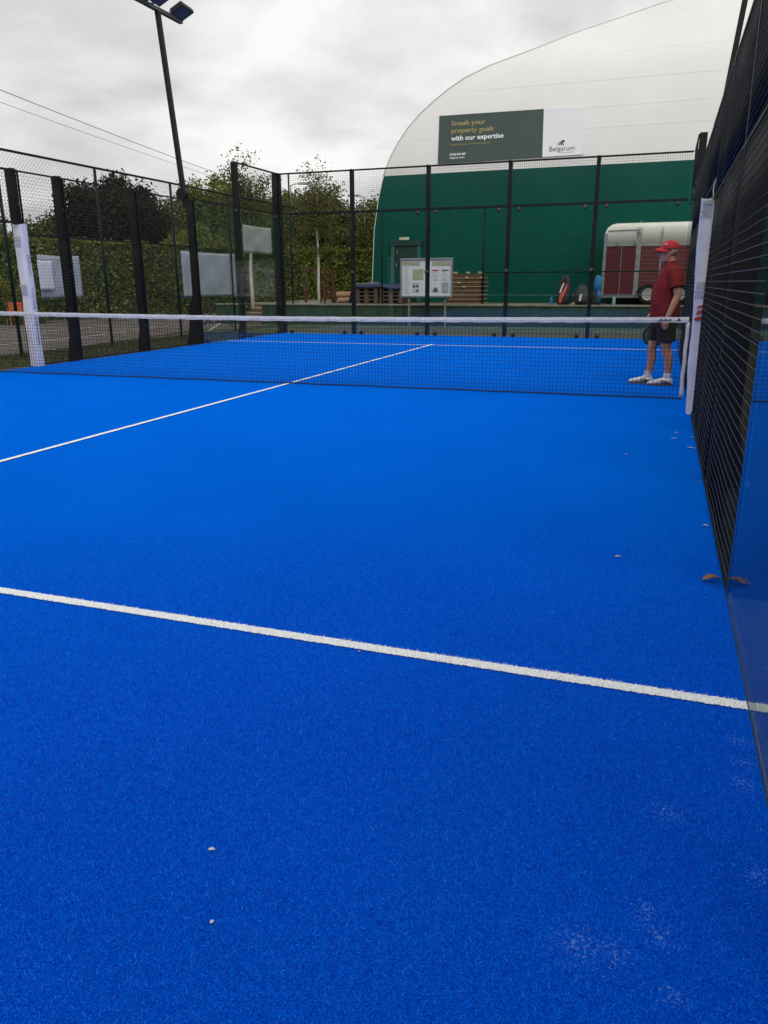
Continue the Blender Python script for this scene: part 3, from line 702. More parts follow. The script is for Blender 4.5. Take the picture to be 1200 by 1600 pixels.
mb.build('flap', 'pad', t)

# ================================================================== CHAIN-LINK FENCES
lf = thing('chain_link_fence', 'dark green chain link fence beyond the left side wall', 'fence', (-6.95, 6, 0))
FX, FT = -6.95, 3.65
for y in (-2.85, -.13, 2.6, 5.3, 8.05, 10.8, 13.5):
    MB().tube([(FX,y,-.06),(FX,y,FT)], .03, 8).build('fence_post', 'gpost', lf)
MB().tube([(FX,-3,FT),(FX,15.2,FT)], .024, 8).build('top_rail', 'gpost', lf)
for z in (.98, 2.2): MB().tube([(FX,-3,z),(FX,15.2,z)], .006, 5).build('line_wire', 'gwire', lf)
mb = MB(); y0, y1, z0, z1 = -3., 15.2, .03, FT; pitch = .085
kk = int((y1-y0+z1-z0)/pitch)
for s in (1, -1):
    for i in range(kk+1):
        c = y0-(z1-z0)+i*pitch if s == 1 else y0+i*pitch     # y at z0
        a0_, b0_ = c, c+s*(z1-z0)
        ya, za, yb, zb = a0_, z0, b0_, z1
        lo, hi = y0, y1
        ts = [0, 1]
        if s == 1: t0 = max(0, (lo-ya)/(yb-ya)); t1 = min(1, (hi-ya)/(yb-ya))
        else: t0 = max(0, (hi-ya)/(yb-ya)); t1 = min(1, (lo-ya)/(yb-ya))
        if t1-t0 < .01: continue
        mb.beam((FX+s*.0015, ya+(yb-ya)*t0, z0+(z1-z0)*t0), (FX+s*.0015, ya+(yb-ya)*t1, z0+(z1-z0)*t1), .0027, .0027, (1,0,0))
mb.build('chain_link', 'gwire', lf)['kind'] = 'stuff'
bf = thing('terrace_fence', 'thin dark green post and rail fence standing along the retaining wall', 'fence', (0, 15.2, T))
for x, zt in ((-7.28,4.7),(-4.05,3.5),(-.72,3.5),(2.6,3.5),(5.9,3.5),(9.2,3.5)):
    MB().tube([(x,15.36,T-.1),(x,15.36,zt)], .03, 8).build('fence_post', 'gpost', bf)
MB().tube([(-7.28,15.36,3.47),(9.2,15.36,3.47)], .018, 6).build('top_rail', 'gpost', bf)
MB().tube([(-.72,15.36,1.585),(9.2,15.36,1.575)], .022, 6).build('mid_rail', 'gpost', bf)
MB().tube([(-.72,15.36,.90),(9.2,15.36,.90)], .008, 6).build('low_wire', 'dframe', bf)
# ---- sheets tied to the left fence
def sheet(name, label, ya, yb, za, zb, m, off=.03, amp=.02, skew=0.):
    t = thing(name, label, 'sheet', (FX+off, (ya+yb)/2, za), 'white sheets tied to the left fence'); nx, nz = 24, 14; V = []
    for j in range(nz+1):
        for i in range(nx+1):
            s, v = i/nx, j/nz
            sag = -.03*math.sin(PI*s)*v
            V.append((FX+off+amp*.5*math.sin(s*11+v*6)*math.sin(PI*s)+amp*.4*math.sin((s-v)*8)*math.sin(PI*s), ya+(yb-ya)*s+skew*v, za+(zb-za)*v+sag*.6))
    F = [(j*(nx+1)+i, j*(nx+1)+i+1, (j+1)*(nx+1)+i+1, (j+1)*(nx+1)+i) for j in range(nz) for i in range(nx)]
    o = MB().add(V, F, True).build('cloth', m, t)
    md = o.modifiers.new('thick', 'SOLIDIFY'); md.thickness = .004
    MB().tube([(FX,ya,zb),(FX+off,ya+.03,zb-.03)], .004, 5).build('tie', 'cord', t); MB().tube([(FX,yb,zb),(FX+off,yb-.03,zb-.03)], .004, 5).build('tie', 'cord', t)
sheet('fence_sheet', 'white sheet on the fence just right of the padded post', 3.37, 4.57, 1.03, 1.86, 'sheet', -.04)
sheet('fence_sheet', 'small bright white notice on the left edge of the pale fence sheet', 3.28, 3.66, 1.19, 1.745, 'sheet2', .035, .004)
sheet('fence_sheet', 'long bluish white sheet on the fence beside the floodlight pole', 8.38, 11.08, .95, 2.10, 'sheet', -.05, .025)
sheet('fence_sheet', 'creased pale sheet hung high on the fence near the far left corner', 11.63, 13.42, 2.16, 2.93, 'sheet3', -.05, .03)

# ================================================================== NOTICEBOARD
nb = thing('notice_board', 'white notice board on two metal legs behind the back glass', 'notice board', (-2.1, 13.8, 0))
MB().bbox(-2.88,-1.32,13.80,13.84,.90,1.95,.004).build('back_panel', 'paper', nb)
for (a,b,c,d) in ((-2.915,-1.285,1.935,1.99),(-2.915,-1.285,.865,.92)): MB().bbox(a,b,13.77,13.85,c,d,.006).build('frame', 'steel', nb)
for (a,b) in ((-2.915,-2.86),(-1.34,-1.285)): MB().bbox(a,b,13.77,13.85,.922,1.933,.006).build('frame', 'steel', nb)
MB().bbox(-2.11,-2.08,13.785,13.80,.922,1.933,.003).build('divider', 'steel', nb)
for x in (-2.66, -1.52): MB().bbox(x-.03,x+.03,13.852,13.90,-.03,1.6,.005).build('leg', 'galv', nb)
pp = [(-2.80,-2.60,.98,1.78,'paper','greyp',16),(-2.52,-2.19,1.38,1.68,'khaki',None,0),(-2.53,-2.32,1.02,1.30,'paper','ink2',5),(-2.84,-2.30,1.79,1.90,'khaki',None,0),(-1.92,-1.37,1.78,1.90,'khaki',None,0),
      (-1.91,-1.72,1.36,1.68,'paper','greyp',6),(-1.62,-1.41,1.36,1.68,'paper','greyp',6),(-1.91,-1.72,1.02,1.30,'paper','greyp',2),(-1.62,-1.41,1.00,1.30,'greyp',None,0)]
for (a,b,c,d,m,li,n) in pp:
    s = MB().box(a,b,13.790,13.798,c,d).build('paper_sheet', m, nb)
    if li:
        mb = MB()
        for k in range(n):
            z = d-.03-(d-c-.05)*k/max(1,n-1); mb.box(a+.015, b-.015-rnd.uniform(0,.4)*(b-a), 13.786, 13.789, z-.008, z+.004)
        mb.build('print', li, s)['kind'] = 'stuff'
MB().box(-1.91,-1.72,13.786,13.789,1.62,1.66).build('red_heading', 'pink', nb)
MB().box(-1.62,-1.41,13.786,13.789,1.62,1.66).build('blue_heading', 'ink', nb)
MB().add([(-1.90,13.786,1.03),(-1.73,13.786,1.03),(-1.73,13.786,1.09),(-1.80,13.786,1.17),(-1.86,13.786,1.13)], [(0,1,2,3,4)]).build('picture', 'teal', nb)
for (x, z) in ((-2.48,1.20),(-2.37,1.20),(-2.37,1.07)): MB().add([(x-.045,13.785,z-.04),(x+.045,13.785,z-.04),(x+.02,13.785,z+.04),(x-.02,13.785,z+.04)], [(0,1,2,3)]).build('pictogram', 'ink2', nb)

# ================================================================== PALLETS, CRATES, ROLLS
def pallet(parent, x0, x1, y0, y1, z, jit):
    for i in range(3):
        y = y0+(y1-y0-.1)*i/2; MB().box(x0,x1,y,y+.1,z,z+.02).build('bottom_board', 'wood', parent)
        for x in (x0, (x0+x1)/2-.07, x1-.14): MB().box(x,x+.14,y,y+.1,z+.021,z+.10).build('block', 'wood', parent)
    for i in range(5):
        y = y0+(y1-y0-.1)*i/4; MB().box(x0,x1,y+jit*i,y+.1+jit*i,z+.101,z+.122).build('top_board', 'wood', parent)
for i in range(5):
    for k, x0 in enumerate((-5.22,-4.35)):
        if k == 1 and i == 4: continue
        p = thing('wooden_pallet', ['lowest','second lowest','third','fourth','topmost'][i]+' wooden pallet of the '+('left' if k == 0 else 'right')+' stack under the blue tarpaulin', 'pallet', (x0+.4, 16.3, T+.125*i), 'pallets under the tarpaulin')
        pallet(p, x0+rnd.uniform(-.02,.02), x0+.8, 15.95, 16.9, T+.125*i, 0)
tp = thing('blue_tarpaulin', 'crumpled dark blue tarpaulin thrown over the pallet stacks', 'tarpaulin', (-4.4, 16.3, T))
nx, ny = 30, 14; V = []
for j in range(ny+1):
    for i in range(nx+1):
        s, v = i/nx, j/ny; x = -5.48+s*1.95; y = 15.82+v*1.2
        z = 1.275+.02*math.sin(s*13+v*5)+.015*math.sin(v*17+s*3)-.10*max(0, s-.55)
        if v < .12: z -= (.12-v)*1.2; y += (.12-v)*.5
        if s < .13:
            q = (.13-s)/.13; z = 1.27-q*.62; x = -5.26-.16*q+.04*math.sin(v*11)*q; y = 15.80+v*1.2
        V.append((x, y, z))
tpo = MB().add(V, [(j*(nx+1)+i, j*(nx+1)+i+1, (j+1)*(nx+1)+i+1, (j+1)*(nx+1)+i) for j in range(ny) for i in range(nx)], True).build('sheet', 'tarp', tp)
md = tpo.modifiers.new('thick', 'SOLIDIFY'); md.thickness = .006
MB().tube([(-5.25,15.80,1.30),(-5.0,15.79,1.27),(-4.7,15.80,1.29),(-4.3,15.80,1.30)], .010, 6).build('rope', 'galv', tp)
bs = thing('board_stack', 'stack of brown wooden boards with pale battens beside the notice board', 'boards', (-1.4, 16.4, T))
for i in range(7):
    z = T+.132*i
    MB().bbox(-1.98+rnd.uniform(-.03,.02), -.93, 15.95, 16.9, z+.022, z+.128, .006).build('board', 'wood2', bs)
    MB().box(-2.0, -.86-rnd.uniform(0,.02), 15.93, 16.92, z, z+.018).build('batten', 'endgrain', bs)
for (x, z) in ((-1.78,T+.955),(-1.36,T+.955),(-.98,T+.955),(-1.36,T+.80),(-1.62,T+.65),(-.88,T+.80),(-1.45,T+.52)):
    MB().bbox(x-.05, x+.05, 15.88 if z < T+.94 else 16.0, 15.945 if z < T+.94 else 16.2, z-.02, z+.035, .008).build('chock', 'endgrain', bs)
MB().beam((-2.25,15.75,T+.04),(-1.95,15.7,T+.10),.09,.03).build('offcut', 'wood', bs)
for k, (x0, x1, y, z, r) in enumerate(((-6.12,-5.45,16.5,T+.27,.105),(-6.0,-5.4,16.35,T+.09,.09))):
    rl = thing('carpet_roll', ('tan carpet roll lying on top by the rusty frame','lower tan carpet roll lying on the terrace')[k], 'roll', (x0, y, T), 'carpet rolls on the terrace')
    MB().tube([(x0,y,z),(x0+.02,y,z),(x1,y+.03,z+.01)], [r*.97,r,r], 16).build('roll', 'carpet', rl)
    mb = MB()
    for q in range(40):
        a = q*.5; a2 = a+.5; ra, rb = r*.95*(1-q/44), r*.95*(1-(q+1)/44)
        mb.add([(x0-.004,y+ra*math.cos(a),z+ra*math.sin(a)),(x0-.004,y+rb*math.cos(a2),z+rb*math.sin(a2)),(x0-.004,y+(rb-.006)*math.cos(a2),z+(rb-.006)*math.sin(a2)),(x0-.004,y+(ra-.006)*math.cos(a),z+(ra-.006)*math.sin(a))], [(0,1,2,3)])
    mb.build('spiral_end', 'carpete', rl)
rf = thing('rusty_frame', 'red brown rusty metal frame with cross bars on the terrace', 'frame', (-6.9, 16.9, T))
for x, y, h in ((-7.5,16.9,.68),(-6.98,17.0,1.08),(-6.72,16.8,1.05),(-6.45,16.9,1.06),(-6.28,16.7,.42)): MB().bbox(x-.04,x+.04,y-.04,y+.04,T,T+h,.006).build('upright', 'rust', rf)
for a, b in (((-7.66,16.9,T+1.10),(-6.42,16.9,T+1.09)),((-7.6,16.9,T+.46),(-7.3,16.9,T+.46)),((-6.98,16.95,T+.44),(-6.4,16.9,T+.44)),((-6.72,16.8,T+.2),(-6.28,16.7,T+.25))): MB().beam(a,b,.05,.05).build('cross_bar', 'rust', rf)
MB().add([(-7.7,15.6,T-.006),(-6.6,15.6,T-.006),(-6.3,18.4,T-.006),(-8.2,18.4,T-.006)], [(0,1,2,3)]).build('concrete_pad', 'coping')['kind'] = 'structure'
tr = thing('steel_trestle', 'dark steel trestle standing under the long fence sheet', 'trestle', (-8.6, 12.5, 0))
for a, b in (((-9.0,12.2,-.04),(-9.0,12.2,.95)),((-8.9,12.3,.05),(-8.55,12.7,.95)),((-8.25,12.9,-.04),(-8.5,12.7,.95)),((-9.0,12.2,.12),(-8.25,12.9,.12)),((-9.0,12.2,.93),(-8.3,12.9,.93)),((-9.0,12.2,.5),(-8.75,12.45,.12))): MB().beam(a,b,.045,.045).build('bar', 'dark', tr)
ob = thing('orange_barrier', 'orange plastic barrier net standing before the hedge far left', 'barrier', (-15.6, 11.2, -.04))
a, b = Vector((-15.66,11.33,.25)), Vector((-15.37,11.61,.25))
for k in range(6): MB().beam(a+Vector((0,0,.08+.075*k)), b+Vector((0,0,.08+.075*k)), .012, .045).build('strand', 'orange', ob)
for k in range(9): p = a.lerp(b, k/8); MB().beam(p+Vector((0,0,-.29 if k in (0,8) else .05)), p+Vector((0,0,.50)), .02, .02).build('stake' if k in (0,8) else 'strand', 'orange', ob)

# ================================================================== HORSE TRAILER
ht = thing('horse_trailer', 'maroon and cream horse trailer parked behind the back wall', 'trailer', (4.6, 17, T))
tx0, tx1, ty0, ty1 = 2.80, 6.5, 16.2, 17.95; zb, zm, zt = .90, 2.34, 2.99
rings = []   # cream roof with rounded front and shoulders
for x, sc_ in ((tx0+.005,.0),(tx0+.02,.35),(tx0+.08,.7),(tx0+.2,.92),(tx0+.34,1.0),(tx1,1.0)):
    ring = []
    h = (zt-.36-zm)+.36*sc_
    for k in range(17):
        a = PI*k/16; yy = math.cos(a); zz_ = math.sin(a)
        yv = (ty0+ty1)/2-(ty1-ty0)/2*math.copysign(abs(yy)**.22, yy); zv = zm+h*abs(zz_)**.22
        ring.append((x, yv, zv))
    rings.append(ring)
MB().loft(rings, True, True).build('roof', 'cream', ht)
MB().box(tx0+.02, tx1, ty0+.03, ty1-.03, zb, zm-.002).build('body_core', 'underbody', ht)
for (xa, xb) in ((2.90,3.32),(3.36,3.74)): MB().bbox(xa, xb, ty0, ty0+.03, zb+.03, zm-.03, .004).build('door_panel', 'maroon', ht)
nbd = 11
for k in range(nbd):
    z0_ = zb+.05+(zm-zb-.09)*k/nbd; z1_ = zb+.05+(zm-zb-.09)*(k+1)/nbd
    for (xa, xb) in ((3.90,4.44),(4.50,5.2),(5.26,5.9)): MB().bbox(xa, xb, ty0+.004, ty0+.03, z0_+.007, z1_-.007, .003).build('plank', 'maroon2', ht)
for (xa, xb) in ((3.90,4.44),(4.50,5.2),(5.26,5.9)): MB().box(xa, xb, ty0+.018, ty0+.0295, zb+.05, zm-.04).build('joint_strip', 'galv', ht)
for x, w_ in ((2.85,.09),(3.82,.14),(4.47,.05),(5.23,.06),(5.95,.06)):
    pts = [(x, ty0-.012, zb-.06 if x < 3.9 else zb+.02), (x, ty0-.012, zt-.30), (x, ty0+.03, zt-.12), (x, ty0+.16, zt-.01), (x, ty0+.5, zt+.012)]
    if x < 3: pts = pts[:2]
    mb = MB()
    for p, q in zip(pts[:-1], pts[1:]): mb.beam(p, q, w_, .024, (0,1,0))
    mb.build('pillar', 'galv', ht)
MB().beam((3.34,ty0-.006,zb),(3.34,ty0-.006,zm),.03,.02).build('pillar', 'galv', ht)
for z in (zm-.01, zb+.0): MB().beam((2.85,ty0-.004,z),(3.85,ty0-.004,z),.024,.05,(0,1,0)).build('rail', 'galv', ht)
MB().beam((2.9,ty0-.006,2.76),(3.82,ty0-.006,2.78),.02,.03).build('rail', 'galv', ht)
MB().beam((3.9,ty0-.004,zm-.016),(6.4,ty0-.004,zm-.016),.02,.03).build('rail', 'galv', ht)
for (x, z) in ((2.86,2.05),(3.79,2.05),(3.79,1.78),(2.86,1.55),(3.2,2.4),(3.72,2.42),(3.79,2.74)): MB().bbox(x-.03,x+.03,ty0-.06,ty0-.014,z-.06,z+.06,.01).build('latch', 'galv', ht)
MB().beam((2.75,ty0+.02,zb-.04),(3.95,ty0+.02,zb-.04),.06,.08).build('chassis', 'galv', ht)
MB().beam((4.9,ty0+.02,zb-.04),(6.5,ty0+.02,zb-.04),.06,.08).build('chassis', 'galv', ht)
MB().beam((2.85,ty0+.3,zb-.08),(2.2,ty0+.85,zb-.12),.06,.08).beam((2.85,ty1-.3,zb-.08),(2.2,ty0+.85,zb-.12),.06,.08).tube([(2.35,ty0+.85,zb-.1),(2.35,ty0+.85,T+.05)],.025,8).build('drawbar', 'galv', ht)
for wx in (4.2, 4.92):
    prof_m = []
    mb = MB()
    for k in range(12):
        a0_ = PI*k/12; a1_ = PI*(k+1)/12
        pa = [(wx+.37*math.cos(a0_), .86+.36*math.sin(a0_)), (wx+.37*math.cos(a1_), .86+.36*math.sin(a1_)), (wx+.345*math.cos(a1_), .86+.335*math.sin(a1_)), (wx+.345*math.cos(a0_), .86+.335*math.sin(a0_))]
        mb.hull4([(p[0], ty0-.09, p[1]) for p in pa], [(p[0], ty0+.15, p[1]) for p in pa])
    mb.build('mudguard', 'underbody', ht)
    for yy in (ty0-.03, ty1-.14):
        wl = MB().lathe((wx, yy, T+.29), [(.17,-.02),(.20,-.045),(.26,-.04),(.29,-.01),(.29,.13),(.26,.16),(.17,.16)], 28, 'y').build('wheel', 'tyre', ht)
        MB().lathe((wx, yy-.038, T+.29), [(0,-.01),(.05,-.015),(.06,.015),(.11,.02),(.13,-.01),(.16,-.022),(.175,-.045),(.18,-.02)], 24, 'y').build('rim', 'rim', wl)
        mb = MB()
        for k in range(8):
            a = 2*PI*k/8; mb.box(wx+.09*math.cos(a)-.012, wx+.09*math.cos(a)+.012, yy-.040, yy-.018, T+.29+.09*math.sin(a)-.012, T+.29+.09*math.sin(a)+.012)
        mb.build('wheel_nut', 'underbody', wl)

# ================================================================== BAGS, BOTTLES ON THE COPING
def oval(cx_, cy_, z, rx, ry, n=18, e=2.6):
    r = []
    for j in range(n):
        a = 2*PI*j/n; c, s = math.cos(a), math.sin(a); q = (abs(c)**e+abs(s)**e)**(-1/e); r.append((cx_+rx*q*c, cy_+ry*q*s, z))
    return r
b1 = thing('racket_bag', 'black and orange racket bag leaning upright on the wall coping', 'bag', (1.82, 15.12, T))
prof_b = [(0,.16,.11),(.05,.20,.13),(.2,.215,.15),(.45,.20,.14),(.65,.165,.12),(.78,.12,.10),(.84,.06,.05)]
MB().loft([oval(1.82+.02*h, 15.12+.12*h, T+.01+h, a, b) for h, a, b in prof_b], True, True).build('body', 'bagk', b1)
def surf(h, u, off=.012):
    for (h0,a0_,b0_),(h1,a1_,b1_) in zip(prof_b[:-1], prof_b[1:]):
        if h0 <= h <= h1:
            s = (h-h0)/(h1-h0); a = a0_+(a1_-a0_)*s; b = b0_+(b1_-b0_)*s
            return (1.82+.02*h+a*u, 15.12+.12*h-b*max(0,1-abs(u)**2.6)**(1/2.6)-off, T+.01+h)
mb = MB(); hs = [.05,.15,.28,.40,.50,.58]
la = [-.62,-.62,-.52,-.15,.12,.36]; lb_ = [-.22,-.18,.05,.30,.42,.48]
mb.add([surf(h, u) for h, u in zip(hs, la)]+[surf(h, u) for h, u in zip(hs, lb_)], [(k, 6+k, 7+k, k+1) for k in range(5)]); mb.build('orange_panel', 'bago', b1)
mb = MB(); mb.add([surf(h, u, .016) for h, u in ((.34,-.66),(.34,-.46),(.48,-.28),(.62,-.05),(.62,-.22),(.48,-.48))], [(0,1,2,5),(5,2,3,4)]); mb.build('white_stripe', 'white', b1)
MB().tube([surf(.66,-.2),surf(.74,-.2,.05),surf(.80,0,.06),surf(.74,.25,.05),surf(.66,.25)], .014, 8).build('carry_handle', 'bagk', b1)
b2 = thing('backpack', 'dark grey backpack with a white mark beside the racket bag', 'bag', (2.34, 15.14, T))
prof2 = [(0,.20,.12),(.06,.22,.14),(.25,.21,.14),(.42,.18,.12),(.54,.12,.08),(.58,.05,.04)]
MB().loft([oval(2.34, 15.14+.1*h, T+h+.008, a, b) for h, a, b in prof2], True, True).build('body', 'bagg', b2)
MB().loft([oval(2.34, 15.03+.1*h, T+h+.02, a, b) for h, a, b in ((0,.15,.07),(.1,.16,.08),(.24,.15,.07),(.30,.08,.03))], True, True).build('front_pocket', 'bagk', b2)
MB().add([(2.29,14.945,T+.12),(2.34,14.945,T+.12),(2.37,14.955,T+.32),(2.31,14.955,T+.30)], [(0,1,2,3)]).build('white_mark', 'white', b2)
MB().tube([(2.26,15.15,T+.56),(2.28,15.12,T+.64),(2.38,15.12,T+.64),(2.41,15.15,T+.56)], .012, 8).tube([(2.16,15.1,T+.45),(2.10,15.0,T+.25),(2.14,15.05,T+.03)], .016, 6).build('strap', 'bagk', b2)
b3 = thing('blue_bag', 'bright blue bag behind the back wall post beside the backpack', 'bag', (2.74, 15.14, T))
MB().loft([oval(2.76, 15.16+.05*h, T+h+.005, a, b) for h, a, b in ((0,.13,.10),(.08,.14,.11),(.35,.12,.10),(.40,.11,.09))], True, True).build('lower_body', 'bagk', b3)
MB().loft([oval(2.79, 15.18, T+h+.005, a, b) for h, a, b in ((.34,.115,.10),(.55,.12,.10),(.76,.10,.08),(.84,.05,.04))], True, True).build('upper_body', 'bagb', b3)
MB().loft([oval(2.84, 15.07+.05*h, T+h, a, b, 12) for h, a, b in ((.06,.05,.02),(.3,.05,.02),(.42,.035,.015))], True, True).build('side_pocket', 'bagb', b3)
def bottle(label, x, y, h, r, m):
    t = thing('water_bottle', label, 'bottle', (x, y, T), 'water bottles on the coping')
    MB().lathe((x,y,T+.006), [(0,0),(r*.95,0),(r,.012),(r,h*.35),(r*.93,h*.42),(r,h*.5),(r,h*.66),(r*.45,h*.86),(r*.4,h*.9),(0,h*.9)], 14).build('body', m, t)
    MB().lathe((x,y,T+.006), [(0,h*.9),(r*.5,h*.9),(r*.5,h),(0,h)], 12).build('cap', 'bottle', t)
bottle('blue water bottle left of the racket bag', 1.46, 15.12, .24, .045, 'bottle'); bottle('clear water bottle in front of the horse trailer door', 3.28, 15.12, .27, .05, 'bottlec')
tb = MB().ell((2.13, 15.0, T+.038), (.033,.033,.033), 14, 8).build('tennis_ball', 'ball', None, (2.13,15.0,T+.005)); tag(tb, 'yellow ball on the coping between racket bag and backpack', 'ball')

# ================================================================== PLANTS
def tree(name, label, base, zc, R, trunk_r, leafm, nclump, nper, lsize, cr, bark='bark', group='trees beyond the court', flat=.2, fork=.45, seed=0, power=2.2, top_bias=0, limbs=34, limbm=None):
    q = np.random.default_rng(seed); base = Vector(base); t = thing(name, label, 'tree', base, group)
    d = q.normal(size=(nclump,3)); d /= np.linalg.norm(d,axis=1)[:,None]
    az = np.arctan2(d[:,1], d[:,0]); lob = 1+.14*np.sin(3*az+seed)+.12*np.sin(5*d[:,2]*2+az*2+seed*2)+q.normal(size=nclump)*.07
    rad = np.minimum(q.uniform(0.02,1,nclump)**(1/power)*lob, 1.1)
    cc = d*rad[:,None]*np.array(R)+np.array([base.x, base.y, zc])
    if top_bias: cc[:,0:2] = (cc[:,0:2]-np.array(base[:2]))*np.clip(1-top_bias*((cc[:,2]-zc)/R[2]), .12, 2)[:,None]+np.array(base[:2])
    k = q.integers(max(3,nper//2), int(nper*1.5), nclump)
    cen = np.repeat(cc, k, 0)+np.clip(q.normal(size=(k.sum(),3)), -2.1, 2.1)*np.array([cr,cr,cr*.7])
    global nr; sv = nr; nr = q
    quads_mesh('crown', leaf_quads(cen, lsize, flat), leafm, t); nr = sv
    mb = MB(); top = Vector((base.x, base.y, zc+R[2]*.6)); z0_ = base.z-.1
    pts = [base+Vector((0,0,-.1))]
    for i in range(1,7): s = i/6; pts.append(Vector((base.x+.05*math.sin(i*2.1+seed)*R[0]*s, base.y+.05*math.cos(i*1.7+seed)*R[1]*s, z0_+(top.z-z0_)*s)))
    mb.tube(pts, [trunk_r*(1.15-.98*(i/6)) for i in range(7)], 9)
    if limbm: mb.build('trunk', bark, t); mb = MB()
    for i in range(min(limbs, nclump)):
        e_ = Vector(cc[i]); s = min(.95, max(.25, fork*.6+.5*(e_.z-base.z)/(top.z-base.z)*.8)); p = Vector((base.x, base.y, z0_+(top.z-z0_)*s))
        f = s*6; j = min(5, int(f)); p = pts[j].lerp(pts[j+1], f-j)
        m_ = p.lerp(e_, .5)+Vector((0,0,.12*(e_-p).length)); mb.tube([p, m_, e_], [trunk_r*.38*(1-s*.6), trunk_r*.22*(1-s*.5), trunk_r*.05], 5)
    mb.build('limbs' if limbm else 'trunk', limbm or bark, t); return t
tree('copper_beech_tree', 'broad dark purple copper beech rising above the left hedge', (-30.5,36.8,-.05), 4.95, (3.45,3.4,2.75), .32, 'beech', 950, 75, .11, .38, seed=3)
tree('leafy_tree', 'rounded green tree top right behind the floodlight pole', (-27.3,43.7,-.05), 5.2, (3.4,3.0,3.4), .3, 'ltgreen', 460, 80, .10, .36, seed=5)
tree('leafy_tree', 'large dark green tree between the floodlight pole and the tall corner post', (-23.5,42.5,-.05), 4.4, (4.6,3.0,3.0), .3, 'dkgreen', 520, 85, .10, .42, seed=6)
tree('birch_tree', 'tall thin yellowing birch with pale trunk behind the far left corner', (-12.1,21.4,-.05), 4.5, (1.45,1.45,1.95), .085, 'birchl', 210, 32, .050, .20, 'birchbark', seed=7, power=1.5, top_bias=.35, limbs=20, limbm='bark')
tree('birch_tree', 'young white trunked birch on the terrace behind the back glass', (-6.85,16.6,T-.02), 3.55, (.95,.9,1.75), .046, 'birchl', 260, 26, .034, .12, 'birchbark', seed=9, power=1.4, top_bias=.45, limbs=16, limbm='bark')
tree('conifer_tree', 'dark dense tree standing behind the young birch', (-13.6,32.6,T-.05), 4.0, (2.1,2.0,2.3), .2, 'dkgreen', 460, 70, .075, .28, seed=11, top_bias=.2)
tree('leafy_tree', 'olive green tree left of the dome edge behind the hedge', (-11.6,36.5,T-.05), 3.9, (2.2,2.0,1.9), .2, 'green', 360, 70, .075, .30, seed=12)
tree('leafy_tree', 'distant dark tree at the far left edge of the picture', (-31.2,26.0,-.05), 3.4, (1.6,1.6,1.7), .2, 'dkgreen', 220, 36, .09, .28, seed=14)
tree('leafy_tree', 'low ragged tree showing over the hedge left of the copper beech', (-35.4,35.4,-.05), 4.0, (2.6,1.6,1.55), .2, 'dkgreen', 240, 36, .10, .28, seed=15)
tree('leafy_tree', 'pale bushy tree low behind the long fence sheet', (-24.2,36.5,-.05), 3.4, (2.0,1.5,1.3), .15, 'ltgreen', 260, 60, .075, .28, seed=16)
tree('leafy_tree', 'dull green tree behind the tall corner post', (-17.6,36,-.05), 3.8, (2.6,2.2,2.4), .2, 'green', 380, 75, .085, .34, seed=17)
def hedge(name, label, a, b, h, th, zb_, n, size, m, group='clipped hedges', bump_=.12, tip='tips'):
    a, b = Vector((*a, zb_)), Vector((*b, zb_)); d = b-a; Ln = d.length; d.normalize(); p = Vector((d.y, -d.x, 0))
    if (Vector((4.6,-9.4,0))-a).dot(p) < 0: p = -p
    t = thing(name, label, 'hedge', (a+b)/2, group)
    mb = MB(); e = .16
    base_ = [a+d*e+p*(th/2-e), b-d*e+p*(th/2-e), b-d*e-p*(th/2-e), a+d*e-p*(th/2-e)]
    mb.hull4(base_, [q+Vector((0,0,h-e)) for q in base_]).build('core', 'hcore', t)
    # shell of leaves: front, top, ends, back
    def pt(u, v, wv):   # u along, v height 0..h, wv across -1..1
        return np.array(a)[None]+np.outer(u, d)+np.outer(wv*th/2, p)+np.outer(v, (0,0,1))
    A_f, A_t = Ln*h, Ln*th; nf = int(n*A_f/(A_f+A_t+h*th)); ntp = int(n*A_t/(A_f+A_t+h*th)); ne = max(50, n-nf-ntp)
    def lump(u, v): return bump_*(np.sin(u*2.3+v*1.7)+.7*np.sin(u*5.1-v*3.3)+.5*np.sin(u*.9+v*4))/2
    u = nr.uniform(0, Ln, nf); v = nr.uniform(0, h, nf); c1 = pt(u, v, np.ones(nf))+np.outer(lump(u,v)-np.abs(nr.normal(size=nf))*.11, p)
    u = nr.uniform(0, Ln, ntp); wv = nr.uniform(-1, 1, ntp); c2 = pt(u, np.full(ntp, h)+lump(u,wv)*.7-np.abs(nr.normal(size=ntp))*.10+(nr.random(ntp)<.04)*nr.uniform(0,.22,ntp), wv)
    v = nr.uniform(0, h, ne); wv = nr.uniform(-1, 1, ne); half = nr.random(ne) < .5; c3 = pt(np.where(half, 0., Ln), v, wv)+nr.normal(size=(ne,3))*.06
    sel = c1[:,2] > zb_+h-np.abs(nr.normal(size=len(c1)))*.22
    quads_mesh('foliage', leaf_quads(np.concatenate([c1[~sel],c3]), size, .1, .62), m, t)
    quads_mesh('new_growth', leaf_quads(np.concatenate([c1[sel],c2]), size, .1, .62), tip, t)
hedge('clipped_hedge', 'tall clipped green hedge along the yard behind the left fence', (-19.6,11.5), (-14.7,30.5), 3.0, 1.3, -.06, 62000, .078, 'hedge')
hedge('clipped_hedge', 'yellow topped clipped hedge on the terrace left of the dome', (-12.6,22.6), (-6.0,25.2), 2.06, 1.1, T-.03, 24000, .062, 'hedge2')
hedge('clipped_hedge', 'added hedge darkening the view through the right side wall', (8.2,-11), (8.2,13), 3.3, 1.4, -.06, 26000, .075, 'hedge')  # added to darken what shows through the right mesh and glass
